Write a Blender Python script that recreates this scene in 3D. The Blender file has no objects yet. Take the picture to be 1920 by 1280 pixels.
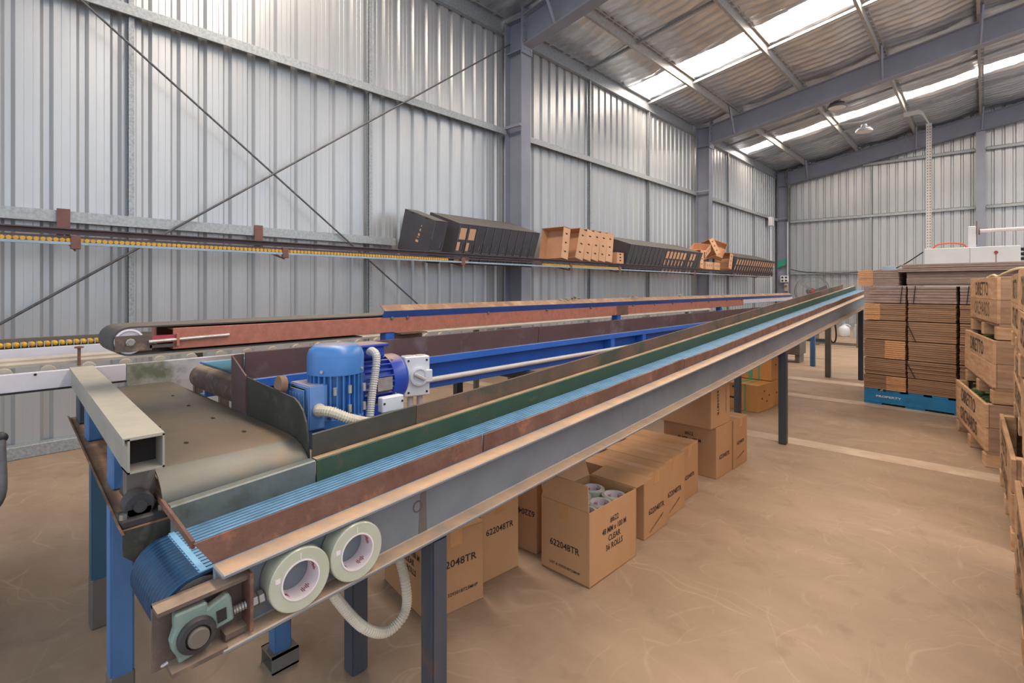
import bpy, bmesh, math, random
from math import sin, cos, pi, radians as R
from mathutils import Vector, Matrix
random.seed(7)
S = bpy.context.scene
C = S.collection

# ---------------------------------------------------------------- camera, sky, light, exposure
YAW = math.atan2(885, 960)
cam = bpy.data.cameras.new('camera'); cam.lens = 18.0; cam.sensor_width = 36.0
cam.shift_y = -102/1920; cam.clip_start = .05
co = bpy.data.objects.new('camera', cam); C.objects.link(co)
co.location = (0, 0, 1.13); co.rotation_euler = (pi/2, 0, YAW)
S.camera = co
W = bpy.data.worlds.new('sky'); S.world = W; W.use_nodes = True
bg = W.node_tree.nodes['Background']; bg.inputs[0].default_value = (.80, .905, 1.04, 1); bg.inputs[1].default_value = 1.0
S.view_settings.view_transform = 'Standard'; S.view_settings.look = 'None'
S.view_settings.gamma = 1.0; S.view_settings.use_curve_mapping = False
S.view_settings.exposure = .55
SKYLIGHT = 14.0

# ---------------------------------------------------------------- materials
def lin(h):
    if isinstance(h, tuple): return (*h, 1)
    h = h.lstrip('#'); v = [int(h[i:i+2], 16)/255 for i in (0, 2, 4)]
    return (*[x/12.92 if x <= .04045 else ((x+.055)/1.055)**2.4 for x in v], 1)

def mat(name, c1, c2=None, scale=6, lo=.35, hi=.65, stretch=(1, 1, 1), rough=.55, metal=0.0, bump=0.0, bscale=60, bstretch=(1, 1, 1),
        spot=None, sscale=9, slo=.58, shi=.66, dust=None, dmin=.75, damt=.85, emit=0, rand=0.0, trans=0, detail=5, spec=.5):
    m = bpy.data.materials.new(name); m.use_nodes = True
    nt = m.node_tree; N = nt.nodes; L = nt.links
    b = N['Principled BSDF']
    b.inputs['Roughness'].default_value = rough; b.inputs['Metallic'].default_value = metal
    b.inputs['Specular IOR Level'].default_value = spec
    tc = N.new('ShaderNodeTexCoord'); oi = N.new('ShaderNodeObjectInfo')
    add = N.new('ShaderNodeVectorMath'); add.operation = 'ADD'
    sc = N.new('ShaderNodeMath'); sc.operation = 'MULTIPLY'; sc.inputs[1].default_value = 37.0
    L.new(oi.outputs['Random'], sc.inputs[0]); L.new(tc.outputs['Object'], add.inputs[0]); L.new(sc.outputs[0], add.inputs[1])
    def noise(s, st, d=detail):
        mp = N.new('ShaderNodeMapping'); mp.inputs['Scale'].default_value = st
        L.new(add.outputs[0], mp.inputs[0])
        n = N.new('ShaderNodeTexNoise'); n.inputs['Scale'].default_value = s; n.inputs['Detail'].default_value = d
        n.inputs['Roughness'].default_value = .62
        L.new(mp.outputs[0], n.inputs['Vector']); return n.outputs['Fac']
    def mix(f, a, bb):
        x = N.new('ShaderNodeMix'); x.data_type = 'RGBA'
        if hasattr(f, 'links'): L.new(f, x.inputs[0])
        else: x.inputs[0].default_value = f
        for i, v in ((6, a), (7, bb)):
            if hasattr(v, 'links'): L.new(v, x.inputs[i])
            else: x.inputs[i].default_value = v
        return x.outputs[2]
    def ramp(f, a, bb, o0=0., o1=1.):
        x = N.new('ShaderNodeMapRange'); x.inputs[1].default_value = a; x.inputs[2].default_value = bb
        x.inputs[3].default_value = o0; x.inputs[4].default_value = o1
        L.new(f, x.inputs[0]); return x.outputs[0]
    col = lin(c1)
    if c2 is not None: col = mix(ramp(noise(scale, stretch), lo, hi), lin(c1), lin(c2))
    if spot is not None: col = mix(ramp(noise(sscale, (1, 1, 1), 8), slo, shi), col, lin(spot))
    if dust is not None:
        ge = N.new('ShaderNodeNewGeometry'); sp = N.new('ShaderNodeSeparateXYZ'); L.new(ge.outputs['Normal'], sp.inputs[0])
        d1 = ramp(sp.outputs['Z'], dmin, min(dmin+.2, 1.0)); d2 = ramp(noise(14, (1, 1, 1)), .25, .6, damt*.45, damt)
        mu = N.new('ShaderNodeMath'); mu.operation = 'MULTIPLY'; L.new(d1, mu.inputs[0]); L.new(d2, mu.inputs[1])
        col = mix(mu.outputs[0], col, lin(dust))
    if rand:
        hs = N.new('ShaderNodeHueSaturation'); L.new(ramp(oi.outputs['Random'], 0, 1, 1-rand, 1+rand), hs.inputs['Value'])
        if hasattr(col, 'links'): L.new(col, hs.inputs['Color'])
        else: hs.inputs['Color'].default_value = col
        col = hs.outputs[0]
    if hasattr(col, 'links'): L.new(col, b.inputs['Base Color'])
    else: b.inputs['Base Color'].default_value = col
    if bump:
        bp = N.new('ShaderNodeBump'); bp.inputs['Strength'].default_value = bump; bp.inputs['Distance'].default_value = .01
        L.new(noise(bscale, bstretch), bp.inputs['Height']); L.new(bp.outputs[0], b.inputs['Normal'])
    if emit:
        b.inputs['Emission Strength'].default_value = emit
        b.inputs['Emission Color'].default_value = lin('#ffeedb')
    if trans: b.inputs['Transmission Weight'].default_value = trans
    return m

DUST = '#c9a685'
M = dict(
    sheet=mat('zincalume_sheet', '#bfc0c1', '#b3b6b8', 3, stretch=(1, 1, .15), rough=.36, metal=.5),
    galv=mat('galvanised_steel', '#a9aeb2', '#8f959a', 55, rough=.5, metal=.35, detail=2),
    girt=mat('girt_galvanised', '#adb2b4', '#979da0', 45, rough=.5, metal=.3, detail=2),
    steelblue=mat('blue_grey_paint', '#8c909d', '#828693', 2, rough=.5),
    foil=mat('foil_insulation', '#e2e6ec', '#c6cad0', 2.2, stretch=(1, 3, 1), rough=.28, metal=.8, bump=.7, bscale=16, bstretch=(1, 2, 1)),
    purlin=mat('purlin_galvanised', '#b5b3b1', '#a19e9b', 20, rough=.5, metal=.35),
    skylight=mat('translucent_skylight', '#ffffff', rough=.5, emit=SKYLIGHT),
    rod=mat('brace_rod_steel', '#6b6a6e', '#57565a', 20, rough=.6, metal=.3),
    floor=mat('concrete_floor', '#a68d76', '#98806a', 2.2, stretch=(1, 2, 1), rough=.5, spot='#8f7862', sscale=7, slo=.56, shi=.75, bump=.15, bscale=12, spec=.35),
    strip=mat('pale_floor_band', '#c9b39c', '#b59a82', 6, rough=.55),
    channel=mat('grey_painted_channel', '#7d838b', '#70767d', 5, rough=.42, dust=DUST, dmin=.6, damt=1.0),
    rust=mat('rusty_steel', '#7b5a4d', '#614236', 9, rough=.75, bump=.3, bscale=90, spot='#a06a4d', sscale=14, slo=.56, shi=.72),
    greyplate=mat('worn_grey_plate', '#7f8483', '#62655f', 5, rough=.45, metal=.25, spot='#595a4e', sscale=9, slo=.55, shi=.7),
    greenplate=mat('worn_green_plate', '#2f4a36', '#3d4f3a', 9, rough=.6, spot='#55503c', sscale=20, slo=.6, shi=.7, dust=DUST, dmin=.8),
    rustgreen=mat('rusty_green_guard', '#745648', '#5c4c3c', 4, rough=.75, bump=.3, bscale=90, spot='#46493a', sscale=3, slo=.52, shi=.62),
    belt=mat('blue_belt', '#0f3757', '#124063', 30, rough=.45, dust='#74aad0', dmin=.99, damt=1.0),
    beltlace=mat('belt_lacing', '#82b4d3', '#72a4c6', 30, rough=.5),
    darkplate=mat('dark_oily_plate', '#3b3c36', '#2f3029', 7, rough=.55, spot='#55564a', sscale=12, slo=.55, shi=.75),
    chute=mat('worn_chute_plate', '#73685b', '#615c54', 3.5, rough=.42, metal=.25, spot='#7d6852', sscale=4, slo=.48, shi=.68),
    beam=mat('grey_primed_beam', '#9f9c90', '#8e8d84', 4, rough=.45, dust='#bdb5a3', dmin=.8, damt=.7),
    hole=mat('dark_opening', '#2a2423', rough=.9),
    blue=mat('blue_enamel', '#356cc6', '#2f62b6', 3, rough=.35, dust='#a8a9b4', dmin=.8, damt=.8),
    legblue=mat('blue_leg_paint', '#4f79ad', '#3c6289', 3, stretch=(1, 1, .5), rough=.5, spot='#5c4a44', sscale=7, slo=.62, shi=.7),
    legdark=mat('dark_navy_leg', '#39404f', '#464a52', 4, stretch=(3, 3, .4), rough=.45, spot='#5e4a42', sscale=6, slo=.62, shi=.72),
    leggrey=mat('grey_brown_leg', '#6f665c', '#5e574f', 4, rough=.6),
    olive=mat('oily_olive_guard', '#4a463b', '#3d3b32', 7, rough=.6, spot='#6b5a4a', sscale=8, slo=.56, shi=.72),
    frame=mat('dusty_brown_frame', '#64544d', '#574943', 9, rough=.7, spot='#8a735f', sscale=16, slo=.55, shi=.7, dust='#ab937c', dmin=.7, damt=.8),
    legteal=mat('dull_teal_leg_paint', '#38627c', '#2f5468', 3, rough=.5, spot='#5c4a44', sscale=7, slo=.6, shi=.7),
    lipmat=mat('polished_chute_lip', '#62635d', '#56564f', 4, rough=.45, metal=.2, spot='#6d5f4e', sscale=9, slo=.52, shi=.68),
    teal=mat('teal_plate', '#2b7f9b', '#246c84', 6, rough=.5),
    black=mat('black_cast_iron', '#2c2b2e', '#3b393a', 20, rough=.6, dust='#6d6058', damt=.4),
    motorA=mat('light_blue_motor', '#447cbd', '#3b6fae', 4, rough=.35, dust='#b49b86', dmin=.85, damt=.7),
    motorB=mat('royal_blue_motor', '#2f4fb4', '#2a469f', 4, rough=.3, dust='#b49b86', dmin=.7, damt=.9),
    gearbox=mat('pale_blue_gearbox', '#6d94cc', '#5d84bc', 5, rough=.45, dust='#b9a18b', dmin=.8, damt=.8),
    plate=mat('bare_metal_plate', '#b9b4b2', '#a39d9b', 40, rough=.35, metal=.5),
    conduit=mat('grey_plastic_conduit', '#c9c4c0', '#bdb6b0', 8, rough=.5, dust='#c3b3a2', damt=.5),
    hose=mat('cream_flexible_hose', '#d5cbb9', '#c5b9a5', 10, rough=.5),
    whitebox=mat('white_plastic', '#dcdde2', '#d3d4da', 5, rough=.4),
    cable=mat('black_cable', '#242326', rough=.6),
    orange=mat('orange_cable', '#d8562f', rough=.5),
    housing=mat('green_bearing_casting', '#7b8e87', '#6b7f79', 12, rough=.5, bump=.2, bscale=120, dust='#b5a690', dmin=.8),
    brown=mat('dusty_brown_steel', '#8c6d55', '#7a5b47', 9, rough=.75, spot='#a98a6c', sscale=12, slo=.5, shi=.7),
    steel=mat('bare_steel', '#a7a29d', '#8d8883', 20, rough=.3, metal=.7),
    tape=mat('clear_tape_roll', '#b9bbaa', '#b0b3a0', 20, rough=.22),
    core=mat('white_tape_core', '#e3d8da', '#d9ccd0', 10, rough=.6),
    red=mat('red_print', '#a3414b', rough=.7),
    redbrown=mat('red_oxide_beam', '#b3705c', '#a1624f', 30, rough=.6, bump=.15, bscale=150),
    lipblue=mat('deep_blue_lip', '#2f5aa6', '#294f93', 4, rough=.45),
    rubber=mat('dusty_black_rubber', '#4a4745', '#413f3e', 12, rough=.7, dust='#756b5f', dmin=.8, damt=.7),
    maroon=mat('maroon_brown_guard', '#5f4749', '#55403f', 4, rough=.6, spot='#6f6166', sscale=5, slo=.55, shi=.7),
    whitepaint=mat('chipped_white_paint', '#d3cfd6', '#c8c4cc', 5, rough=.5, spot='#8f5f45', sscale=11, slo=.66, shi=.7),
    whitedirty=mat('dirty_white_panel', '#c4c2c6', '#9c9a8d', 4, rough=.55, spot='#6a6c58', sscale=5, slo=.5, shi=.66),
    cream=mat('cream_rail', '#b5aa9c', '#a2978a', 7, rough=.55),
    yellow=mat('yellow_wheel', '#d9a92f', '#c98f2c', 25, rough=.5),
    bluegrey=mat('pale_blue_rail', '#9eb2c2', '#8ba0b0', 6, rough=.5),
    darkrail=mat('dark_brown_angle_rail', '#5c4f52', '#4e4244', 10, rough=.65, dust='#7a6c6a', damt=.5),
    bracket=mat('rust_red_bracket', '#6d4a45', '#7d5750', 12, rough=.7),
    kraft=mat('kraft_cardboard', '#bb8e64', '#b2845b', 3, rough=.8, stretch=(1, 1, .4), rand=.06),
    kraftlight=mat('light_kraft_cardboard', '#d8a985', '#cc9c77', 4, rough=.8, rand=.05),
    kraftcut=mat('cut_kraft_edge', '#d4a075', '#c58e62', 60, rough=.85),
    kraftorange=mat('orange_kraft_cardboard', '#c88f52', '#bd8348', 4, rough=.75, rand=.05),
    kraftbrown=mat('brown_flat_cardboard', '#a07e62', '#8f6e54', 5, stretch=(1, 1, 6), rough=.85, rand=.10),
    kraftgrey=mat('dusty_grey_cardboard', '#a08a80', '#927b70', 9, rough=.85, rand=.08),
    ctape=mat('box_tape', '#c3905f', '#b98557', 20, rough=.3),
    ink=mat('black_ink', '#2b2624', rough=.7),
    stencil=mat('faded_stencil_ink', '#3b3632', '#5b4d42', 40, lo=.45, hi=.6, rough=.8),
    blackcard=mat('black_cardboard', '#4b4a50', '#424147', 6, rough=.6, dust='#6b675f', dmin=.6, damt=.9),
    greenstrap=mat('green_strap', '#5d9a72', rough=.4),
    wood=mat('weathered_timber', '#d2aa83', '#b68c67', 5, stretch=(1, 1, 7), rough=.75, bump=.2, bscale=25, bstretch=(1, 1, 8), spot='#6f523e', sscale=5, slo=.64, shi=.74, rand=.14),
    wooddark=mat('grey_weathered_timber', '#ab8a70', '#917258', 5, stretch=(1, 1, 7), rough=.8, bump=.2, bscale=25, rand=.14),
    palletblue=mat('blue_pallet_paint', '#1f7db0', '#1d6f9c', 6, rough=.6, spot='#155a80', sscale=8, slo=.58, shi=.7),
    white=mat('white_print', '#e4e4e6', rough=.6),
    veg=mat('dark_green_zucchini', '#2c3f2b', '#3d5436', 12, stretch=(1, 1, .2), rough=.35, rand=.3),
    veglight=mat('yellow_green_zucchini', '#7d8748', '#66743b', 12, rough=.35),
    cabinet=mat('white_cabinet_paint', '#d7dbdd', '#d0d4d6', 3, rough=.4),
    tray=mat('perforated_cable_tray', '#e2dfda', '#d6d2cc', 30, rough=.45, metal=.3),
    darklamp=mat('dark_lamp_housing', '#6a6a6c', '#77777a', 10, rough=.4),
    greensign=mat('green_tape', '#2f9a76', rough=.5),
    jug=mat('translucent_white_jug', '#e6e8ee', '#d8dbe4', 6, rough=.3),
    clear=mat('clear_plastic', '#dfe6f2', rough=.15, trans=.6),
    fanwire=mat('fan_wire_grey', '#77787a', rough=.45, metal=.3),
    rope=mat('pale_rope', '#d9d0a8', rough=.8),
    bin=mat('black_plastic_bucket', '#2b2f36', rough=.5),
)
def floor_marks(m):
    N, L = m.node_tree.nodes, m.node_tree.links; b = N['Principled BSDF']
    src = b.inputs['Base Color'].links[0].from_socket; tc = N.new('ShaderNodeTexCoord')
    nz = N.new('ShaderNodeTexNoise'); nz.inputs['Scale'].default_value = .9; nz.inputs['Detail'].default_value = 3; L.new(tc.outputs['Object'], nz.inputs['Vector'])
    mp = N.new('ShaderNodeVectorMath'); mp.operation = 'MULTIPLY_ADD'; mp.inputs[1].default_value = (1.6, 1.6, 0); L.new(nz.outputs['Color'], mp.inputs[0]); L.new(tc.outputs['Object'], mp.inputs[2])
    prev = src
    for sc_, w, c, amt, st in ((1.1, .004, '#ceb69d', .30, (1, 1, 1)), (.45, .0035, '#846a54', .35, (1, 1, 1)), (2.6, .006, '#c9b098', .30, (.35, 1.5, 1)), (5.5, .005, '#c4ab93', .25, (1.6, .3, 1))):
        mm = N.new('ShaderNodeMapping'); mm.inputs['Scale'].default_value = st; mm.inputs['Location'].default_value = (sc_*7, sc_*3, 0); L.new(mp.outputs[0], mm.inputs[0])
        v = N.new('ShaderNodeTexVoronoi'); v.feature = 'DISTANCE_TO_EDGE'; v.inputs['Scale'].default_value = sc_; L.new(mm.outputs[0], v.inputs['Vector'])
        r = N.new('ShaderNodeMapRange'); r.inputs[1].default_value = 0; r.inputs[2].default_value = w*sc_; r.inputs[3].default_value = amt; r.inputs[4].default_value = 0; L.new(v.outputs[0], r.inputs[0])
        n2 = N.new('ShaderNodeTexNoise'); n2.inputs['Scale'].default_value = 1.3*sc_; L.new(tc.outputs['Object'], n2.inputs['Vector'])
        r2 = N.new('ShaderNodeMapRange'); r2.inputs[1].default_value = .45; r2.inputs[2].default_value = .6; L.new(n2.outputs['Fac'], r2.inputs[0])
        mu = N.new('ShaderNodeMath'); mu.operation = 'MULTIPLY'; L.new(r.outputs[0], mu.inputs[0]); L.new(r2.outputs[0], mu.inputs[1])
        x = N.new('ShaderNodeMix'); x.data_type = 'RGBA'; L.new(mu.outputs[0], x.inputs[0]); L.new(prev, x.inputs[6]); x.inputs[7].default_value = lin(c); prev = x.outputs[2]
    L.new(prev, b.inputs['Base Color'])
floor_marks(M['floor'])
# belt carries fine pale lengthwise ribs: built as geometry below

# ---------------------------------------------------------------- mesh helpers
class MB:
    def __init__(s): s.v = []; s.f = []
    def poly(s, pts, faces):
        o = len(s.v); s.v += [tuple(p) for p in pts]; s.f += [tuple(o+i for i in f) for f in faces]; return s
    def hexa(s, p):
        return s.poly(p, [(0, 3, 2, 1), (4, 5, 6, 7), (0, 1, 5, 4), (1, 2, 6, 5), (2, 3, 7, 6), (3, 0, 4, 7)])
    def box(s, lo, hi):
        a, b, c = [min(x, y) for x, y in zip(lo, hi)]; d, e, f = [max(x, y) for x, y in zip(lo, hi)]
        return s.hexa([(a, b, c), (d, b, c), (d, e, c), (a, e, c), (a, b, f), (d, b, f), (d, e, f), (a, e, f)])
    def obox(s, c, size, mtx):
        h = [x/2 for x in size]; c = Vector(c)
        return s.hexa([c + mtx @ Vector((x*h[0], y*h[1], z*h[2])) for z in (-1, 1) for x, y in ((-1, -1), (1, -1), (1, 1), (-1, 1))])
    def sweep(s, prof, fr, closed=True, caps=True):
        """prof: list of 2D points; fr: list of functions or callables mapping (a,b)->3D, one per station"""
        n = len(prof); o = len(s.v)
        for g in fr: s.v += [tuple(g(a, b)) for a, b in prof]
        for k in range(len(fr)-1):
            for i in range(n if closed else n-1):
                j = (i+1) % n
                s.f.append((o+k*n+i, o+k*n+j, o+(k+1)*n+j, o+(k+1)*n+i))
        if caps and closed:
            s.f.append(tuple(o+i for i in reversed(range(n)))); s.f.append(tuple(o+(len(fr)-1)*n+i for i in range(n)))
        return s
    def tube(s, pts, r, n=8, caps=True, rf=None):
        pts = [Vector(p) for p in pts]; fr = []; up = None
        for i, p in enumerate(pts):
            t = (pts[min(i+1, len(pts)-1)] - pts[max(i-1, 0)]).normalized()
            if up is None:
                up = Vector((0, 0, 1)) if abs(t.z) < .9 else Vector((1, 0, 0))
            a = t.cross(up).normalized(); up = a.cross(t).normalized()
            rr = r if rf is None else rf(i)
            fr.append((lambda p, a, u, rr: (lambda x, y: p + a*(x*rr) + u*(y*rr)))(p, a, up.copy(), rr))
        prof = [(cos(2*pi*i/n), sin(2*pi*i/n)) for i in range(n)]
        return s.sweep(prof, fr, True, caps)
    def lathe(s, prof, o, axis, n=24, caps=True):
        """prof: (radius, height along axis)"""
        ax = Vector(axis).normalized(); u = ax.orthogonal().normalized(); w = ax.cross(u); o = Vector(o); b = len(s.v)
        for r, h in prof:
            for i in range(n):
                t = 2*pi*i/n; s.v.append(tuple(o + ax*h + (u*cos(t) + w*sin(t))*r))
        for k in range(len(prof)-1):
            for i in range(n):
                j = (i+1) % n; s.f.append((b+k*n+i, b+k*n+j, b+(k+1)*n+j, b+(k+1)*n+i))
        if caps:
            if prof[0][0] > 1e-6: s.f.append(tuple(b+i for i in reversed(range(n))))
            if prof[-1][0] > 1e-6: s.f.append(tuple(b+(len(prof)-1)*n+i for i in range(n)))
        return s
    def plate(s, pts, th):
        """polygon pts (3D) extruded by vector th"""
        n = len(pts); th = Vector(th); o = len(s.v); pts = [Vector(p) for p in pts]
        s.v += [tuple(p) for p in pts] + [tuple(p+th) for p in pts]
        s.f.append(tuple(o+i for i in range(n))); s.f.append(tuple(o+n+i for i in reversed(range(n))))
        for i in range(n):
            j = (i+1) % n; s.f.append((o+i, o+n+i, o+n+j, o+j))
        return s
    def mesh(s, name, bevel=0, smooth=None, off=None, seg=1):
        me = bpy.data.meshes.new(name)
        vs = s.v if off is None else [(x-off[0], y-off[1], z-off[2]) for x, y, z in s.v]
        me.from_pydata(vs, [], s.f)
        bm = bmesh.new(); bm.from_mesh(me)
        bmesh.ops.recalc_face_normals(bm, faces=bm.faces)
        if bevel:
            ed = [e for e in bm.edges if len(e.link_faces) == 2 and e.calc_face_angle(0) > .6]
            bmesh.ops.bevel(bm, geom=ed, offset=bevel, segments=seg, affect='EDGES', clamp_overlap=True)
        bm.to_mesh(me); bm.free()
        if smooth:
            me.polygons.foreach_set('use_smooth', [True]*len(me.polygons)); me.set_sharp_from_angle(angle=R(smooth))
        return me

def org(o):
    v = Vector((0, 0, 0))
    while o is not None: v += o.location; o = o.parent
    return v
def obj(name, mb, m, parent=None, local=False, bevel=0, smooth=None, seg=1, at=None):
    off = None if local else (org(parent) if parent is not None else at)
    me = mb if isinstance(mb, bpy.types.Mesh) else mb.mesh(name, bevel, smooth, off, seg)
    if not me.materials: me.materials.append(m)
    o = bpy.data.objects.new(name, me); C.objects.link(o)
    if parent is not None: o.parent = parent
    elif at is not None: o.location = at
    return o
def tag(o, label=None, cat=None, group=None, kind=None):
    if label: o['label'] = label
    if cat: o['category'] = cat
    if group: o['group'] = group
    if kind: o['kind'] = kind
    return o
def thing(name, label, cat, loc=(0, 0, 0), group=None, rot=(0, 0, 0)):
    o = bpy.data.objects.new(name, None); C.objects.link(o); o.empty_display_size = .1
    o.location = loc; o.rotation_euler = rot
    return tag(o, label, cat, group)
def setting(name):
    o = bpy.data.objects.new(name, None); C.objects.link(o); o['kind'] = 'structure'; return o
def dup(r, loc=None, rot=None, label=None, group=None, deep=True):
    def cp(o, par):
        c = o.copy(); C.objects.link(c)
        if par is not None: c.parent = par
        if deep:
            for ch in list(o.children): cp(ch, c)
        return c
    c = cp(r, None)
    if loc is not None: c.location = loc
    if rot is not None: c.rotation_euler = rot
    if label: c['label'] = label
    if group: c['group'] = group
    return c
_tx = {}
def textmesh(txt, bold=.012):
    if (txt, bold) not in _tx:
        cu = bpy.data.curves.new('text', 'FONT'); cu.body = txt; cu.size = 1; cu.align_x = 'CENTER'; cu.align_y = 'CENTER'; cu.offset = bold; cu.resolution_u = 2
        t = bpy.data.objects.new('text', cu); me = bpy.data.meshes.new_from_object(t)
        vs = [v.co.copy() for v in me.vertices]; fs = [tuple(p.vertices) for p in me.polygons]
        bpy.data.objects.remove(t); bpy.data.curves.remove(cu); bpy.data.meshes.remove(me)
        w = max(v.x for v in vs) - min(v.x for v in vs); cx = (max(v.x for v in vs)+min(v.x for v in vs))/2
        cy = (max(v.y for v in vs)+min(v.y for v in vs))/2
        _tx[(txt, bold)] = ([Vector((v.x-cx, v.y-cy, 0)) for v in vs], fs, w)
    return _tx[(txt, bold)]
def lettering(txt, parent, o, right, up, size, m, width=None, bold=.012, local=True, lift=.0012, name='lettering'):
    vs, fs, w = textmesh(txt, bold); right = Vector(right).normalized(); up = Vector(up).normalized(); n = right.cross(up); o = Vector(o)
    kx = size if width is None else width/w
    mb = MB(); mb.poly([o + right*(v.x*kx) + up*(v.y*size) + n*lift for v in vs], fs)
    me = bpy.data.meshes.new(name); off = (0, 0, 0) if local else org(parent)
    me.from_pydata([(x-off[0], y-off[1], z-off[2]) for x, y, z in mb.v], [], mb.f); me.materials.append(m)
    ob = bpy.data.objects.new(name, me); C.objects.link(ob); ob.parent = parent; return ob
ORD = ['first', 'second', 'third', 'fourth', 'fifth', 'sixth', 'seventh', 'eighth', 'ninth', 'tenth', 'eleventh', 'twelfth', 'thirteenth', 'fourteenth', 'fifteenth',
       'sixteenth', 'seventeenth', 'eighteenth', 'nineteenth', 'twentieth', 'twenty-first', 'twenty-second', 'twenty-third', 'twenty-fourth', 'twenty-fifth']
def rotz(a): return Matrix.Rotation(a, 3, 'Z')
def sectC(x0, x1, z0, z1, t, lip=0, open_pos=True):
    """C profile in (x,z): web at x0, flanges toward x1"""
    s = 1 if x1 > x0 else -1
    p = [(x0, z0), (x1, z0)]
    if lip: p += [(x1, z0+lip), (x1-s*t, z0+lip)]
    p += [(x1-s*(t if lip else 0), z0+t), (x0+s*t, z0+t), (x0+s*t, z1-t), (x1-s*(t if lip else 0), z1-t)]
    if lip: p += [(x1-s*t, z1-lip), (x1, z1-lip)]
    p += [(x1, z1), (x0, z1)]
    return p
def sectI(hw, h, tf, tw):
    return [(-hw, 0), (hw, 0), (hw, tf), (tw/2, tf), (tw/2, h-tf), (hw, h-tf), (hw, h), (-hw, h), (-hw, h-tf), (-tw/2, h-tf), (-tw/2, tf), (-hw, tf)]

# ================================================================ SETTING
XW, YB = -4.735, 17.33
def zr(x): return 4.81 + .173*(x+4.22)          # roof underside
floor = MB().box((-4.85, -8, -.2), (12, 17.5, 0)); floor = obj('floor', floor, M['floor']); floor['kind'] = 'structure'
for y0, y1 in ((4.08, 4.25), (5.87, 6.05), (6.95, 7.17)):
    obj('floor_band', MB().box((-4.6, y0, 0), (4, y1, .0012)), M['strip'], floor)  # paler bands lying across the floor, barely raised

# ---- left wall: profiled sheets, girts, studs, columns, rods
wl = setting('wall_left')
def trim_profile(n=4, p=.1905):
    pts = []
    for k in range(n):
        b = k*p
        pts += [(b, 0), (b+.036, 0), (b+.0385, -.0014), (b+.041, 0), (b+.082, 0), (b+.0845, -.0014), (b+.087, 0), (b+.118, 0), (b+.138, -.029), (b+.168, -.029), (b+.188, 0)]
    return pts + [(n*p, 0)]
P = trim_profile()
me = MB().sweep(P, [lambda a, b: (b, a, .02), lambda a, b: (b, a, 4.73)], closed=False).mesh('wall_sheet')
me.materials.append(M['sheet'])
for k in range(26):
    o = obj('wall_sheet', me, M['sheet'], wl); o.location = (XW, -2.4 + k*.762, 0)
COLY = (-1.1, 5.01, 11.12, 17.15)
def girt(y0, y1, z):
    prof = [(XW, z+.078), (XW+.1, z+.078), (XW+.1, z), (XW+.085, z), (XW+.085, z+.004), (XW+.096, z+.004), (XW+.096, z+.074), (XW, z+.074)]
    obj('girt', MB().sweep(prof, [lambda a, b: (a, y0, b), lambda a, b: (a, y1, b)]), M['girt'], wl)
for a, b in ((-2.4, -1.2), (-1.0, 4.92), (5.1, 11.03), (11.21, 17.06)):
    girt(a, b, 3.14)
    if a < 12: girt(a, b if a < -2 else 3.19, 1.575) if a < 0 else None
    else: girt(14.75, b, 1.575)
    obj('eave_beam', MB().sweep(sectC(XW+.005, XW+.07, 4.47, 4.70, .003, .015), [lambda u, v, a=a: (u, a, v), lambda u, v, b=b: (u, b, v)]), M['galv'], wl)
    obj('base_angle', MB().box((XW, a, 0), (XW+.09, b, .085)), M['galv'], wl, bevel=.004)
for y in (.89, 2.915, 6.95, 8.94, 13.04, 15.05):
    for z0, z1 in ((.09, 3.14), (3.22, 4.47)):
        obj('bridging_strut', MB().sweep([(XW+.02, y-.028), (XW+.06, y-.028), (XW+.06, y-.024), (XW+.024, y-.024), (XW+.024, y+.018), (XW+.02, y+.018)],
            [lambda a, b, z=z0: (a, b, z), lambda a, b, z=z1: (a, b, z)]).box((XW+.055, y-.028, z0), (XW+.06, y+.012, z1)), M['galv'], wl)
for i, y in enumerate(COLY):
    c = obj('column', MB().sweep([(a, b-.145) for a, b in sectI(.09, .29, .012, .009)], [lambda a, b: (b, a, 0), lambda a, b: (b, a, 4.62)]), M['steelblue'], wl)
    c.location = (-4.515, y, 0)
    mb = MB()
    for z in (4.19, 4.6): mb.box((-.14, -.088, z), (.14, .088, z+.012))
    obj('stiffener_plate', mb, M['steelblue'], c, local=True)
    obj('base_plate', MB().box((-.19, -.12, 0), (.19, .12, .016)), M['steelblue'], c, local=True)
    obj('girt_cleat', MB().box((-.21, -.125, 3.20), (.15, -.093, 3.235)), M['steelblue'], c, local=True)
for p, q in (((-4.61, -.35, 3.83), (-4.61, 3.62, .82)), ((-4.60, -.5, .40), (-4.60, 4.95, 4.33))):
    obj('brace_rod', MB().tube([p, q], .009, 8), M['rod'], wl, smooth=60)

# ---- back wall
wb = setting('wall_back')
for k in range(14):
    x0 = XW - .02 + k*.762
    obj('wall_sheet', MB().sweep([(a, -b) for a, b in P], [lambda a, b: (x0+a, YB+b, .02), lambda a, b: (x0+a, YB+b, zr(x0+a)-.02)], closed=False), M['sheet'], wb)
for x0, x1, z in ((-4.35, -.16, 1.51), (-4.35, -.16, 3.08), (-2.5, -.16, 4.52), (.04, 5.5, 1.51), (.04, 5.5, 3.08), (.04, 5.5, 4.52)):
    obj('girt', MB().box((x0, YB-.1, z+.067), (x1, YB, z+.075)).box((x0, YB-.1, z), (x1, YB-.094, z+.075)), M['girt'], wb)
for x in (-2.32, 2.2):
    obj('bridging_strut', MB().box((x-.02, YB-.07, .1), (x+.025, YB-.02, 4.4)), M['galv'], wb)
obj('column', MB().sweep([(a-.06, b) for a, b in sectI(.085, .2, .01, .008)], [lambda a, b: (a, YB-.31+b, 0), lambda a, b: (a, YB-.31+b, zr(-.06)-.58)]), M['steelblue'], wb)
obj('base_angle', MB().box((-4.7, YB-.07, 0), (5.5, YB, .09)), M['galv'], wb)

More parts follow.
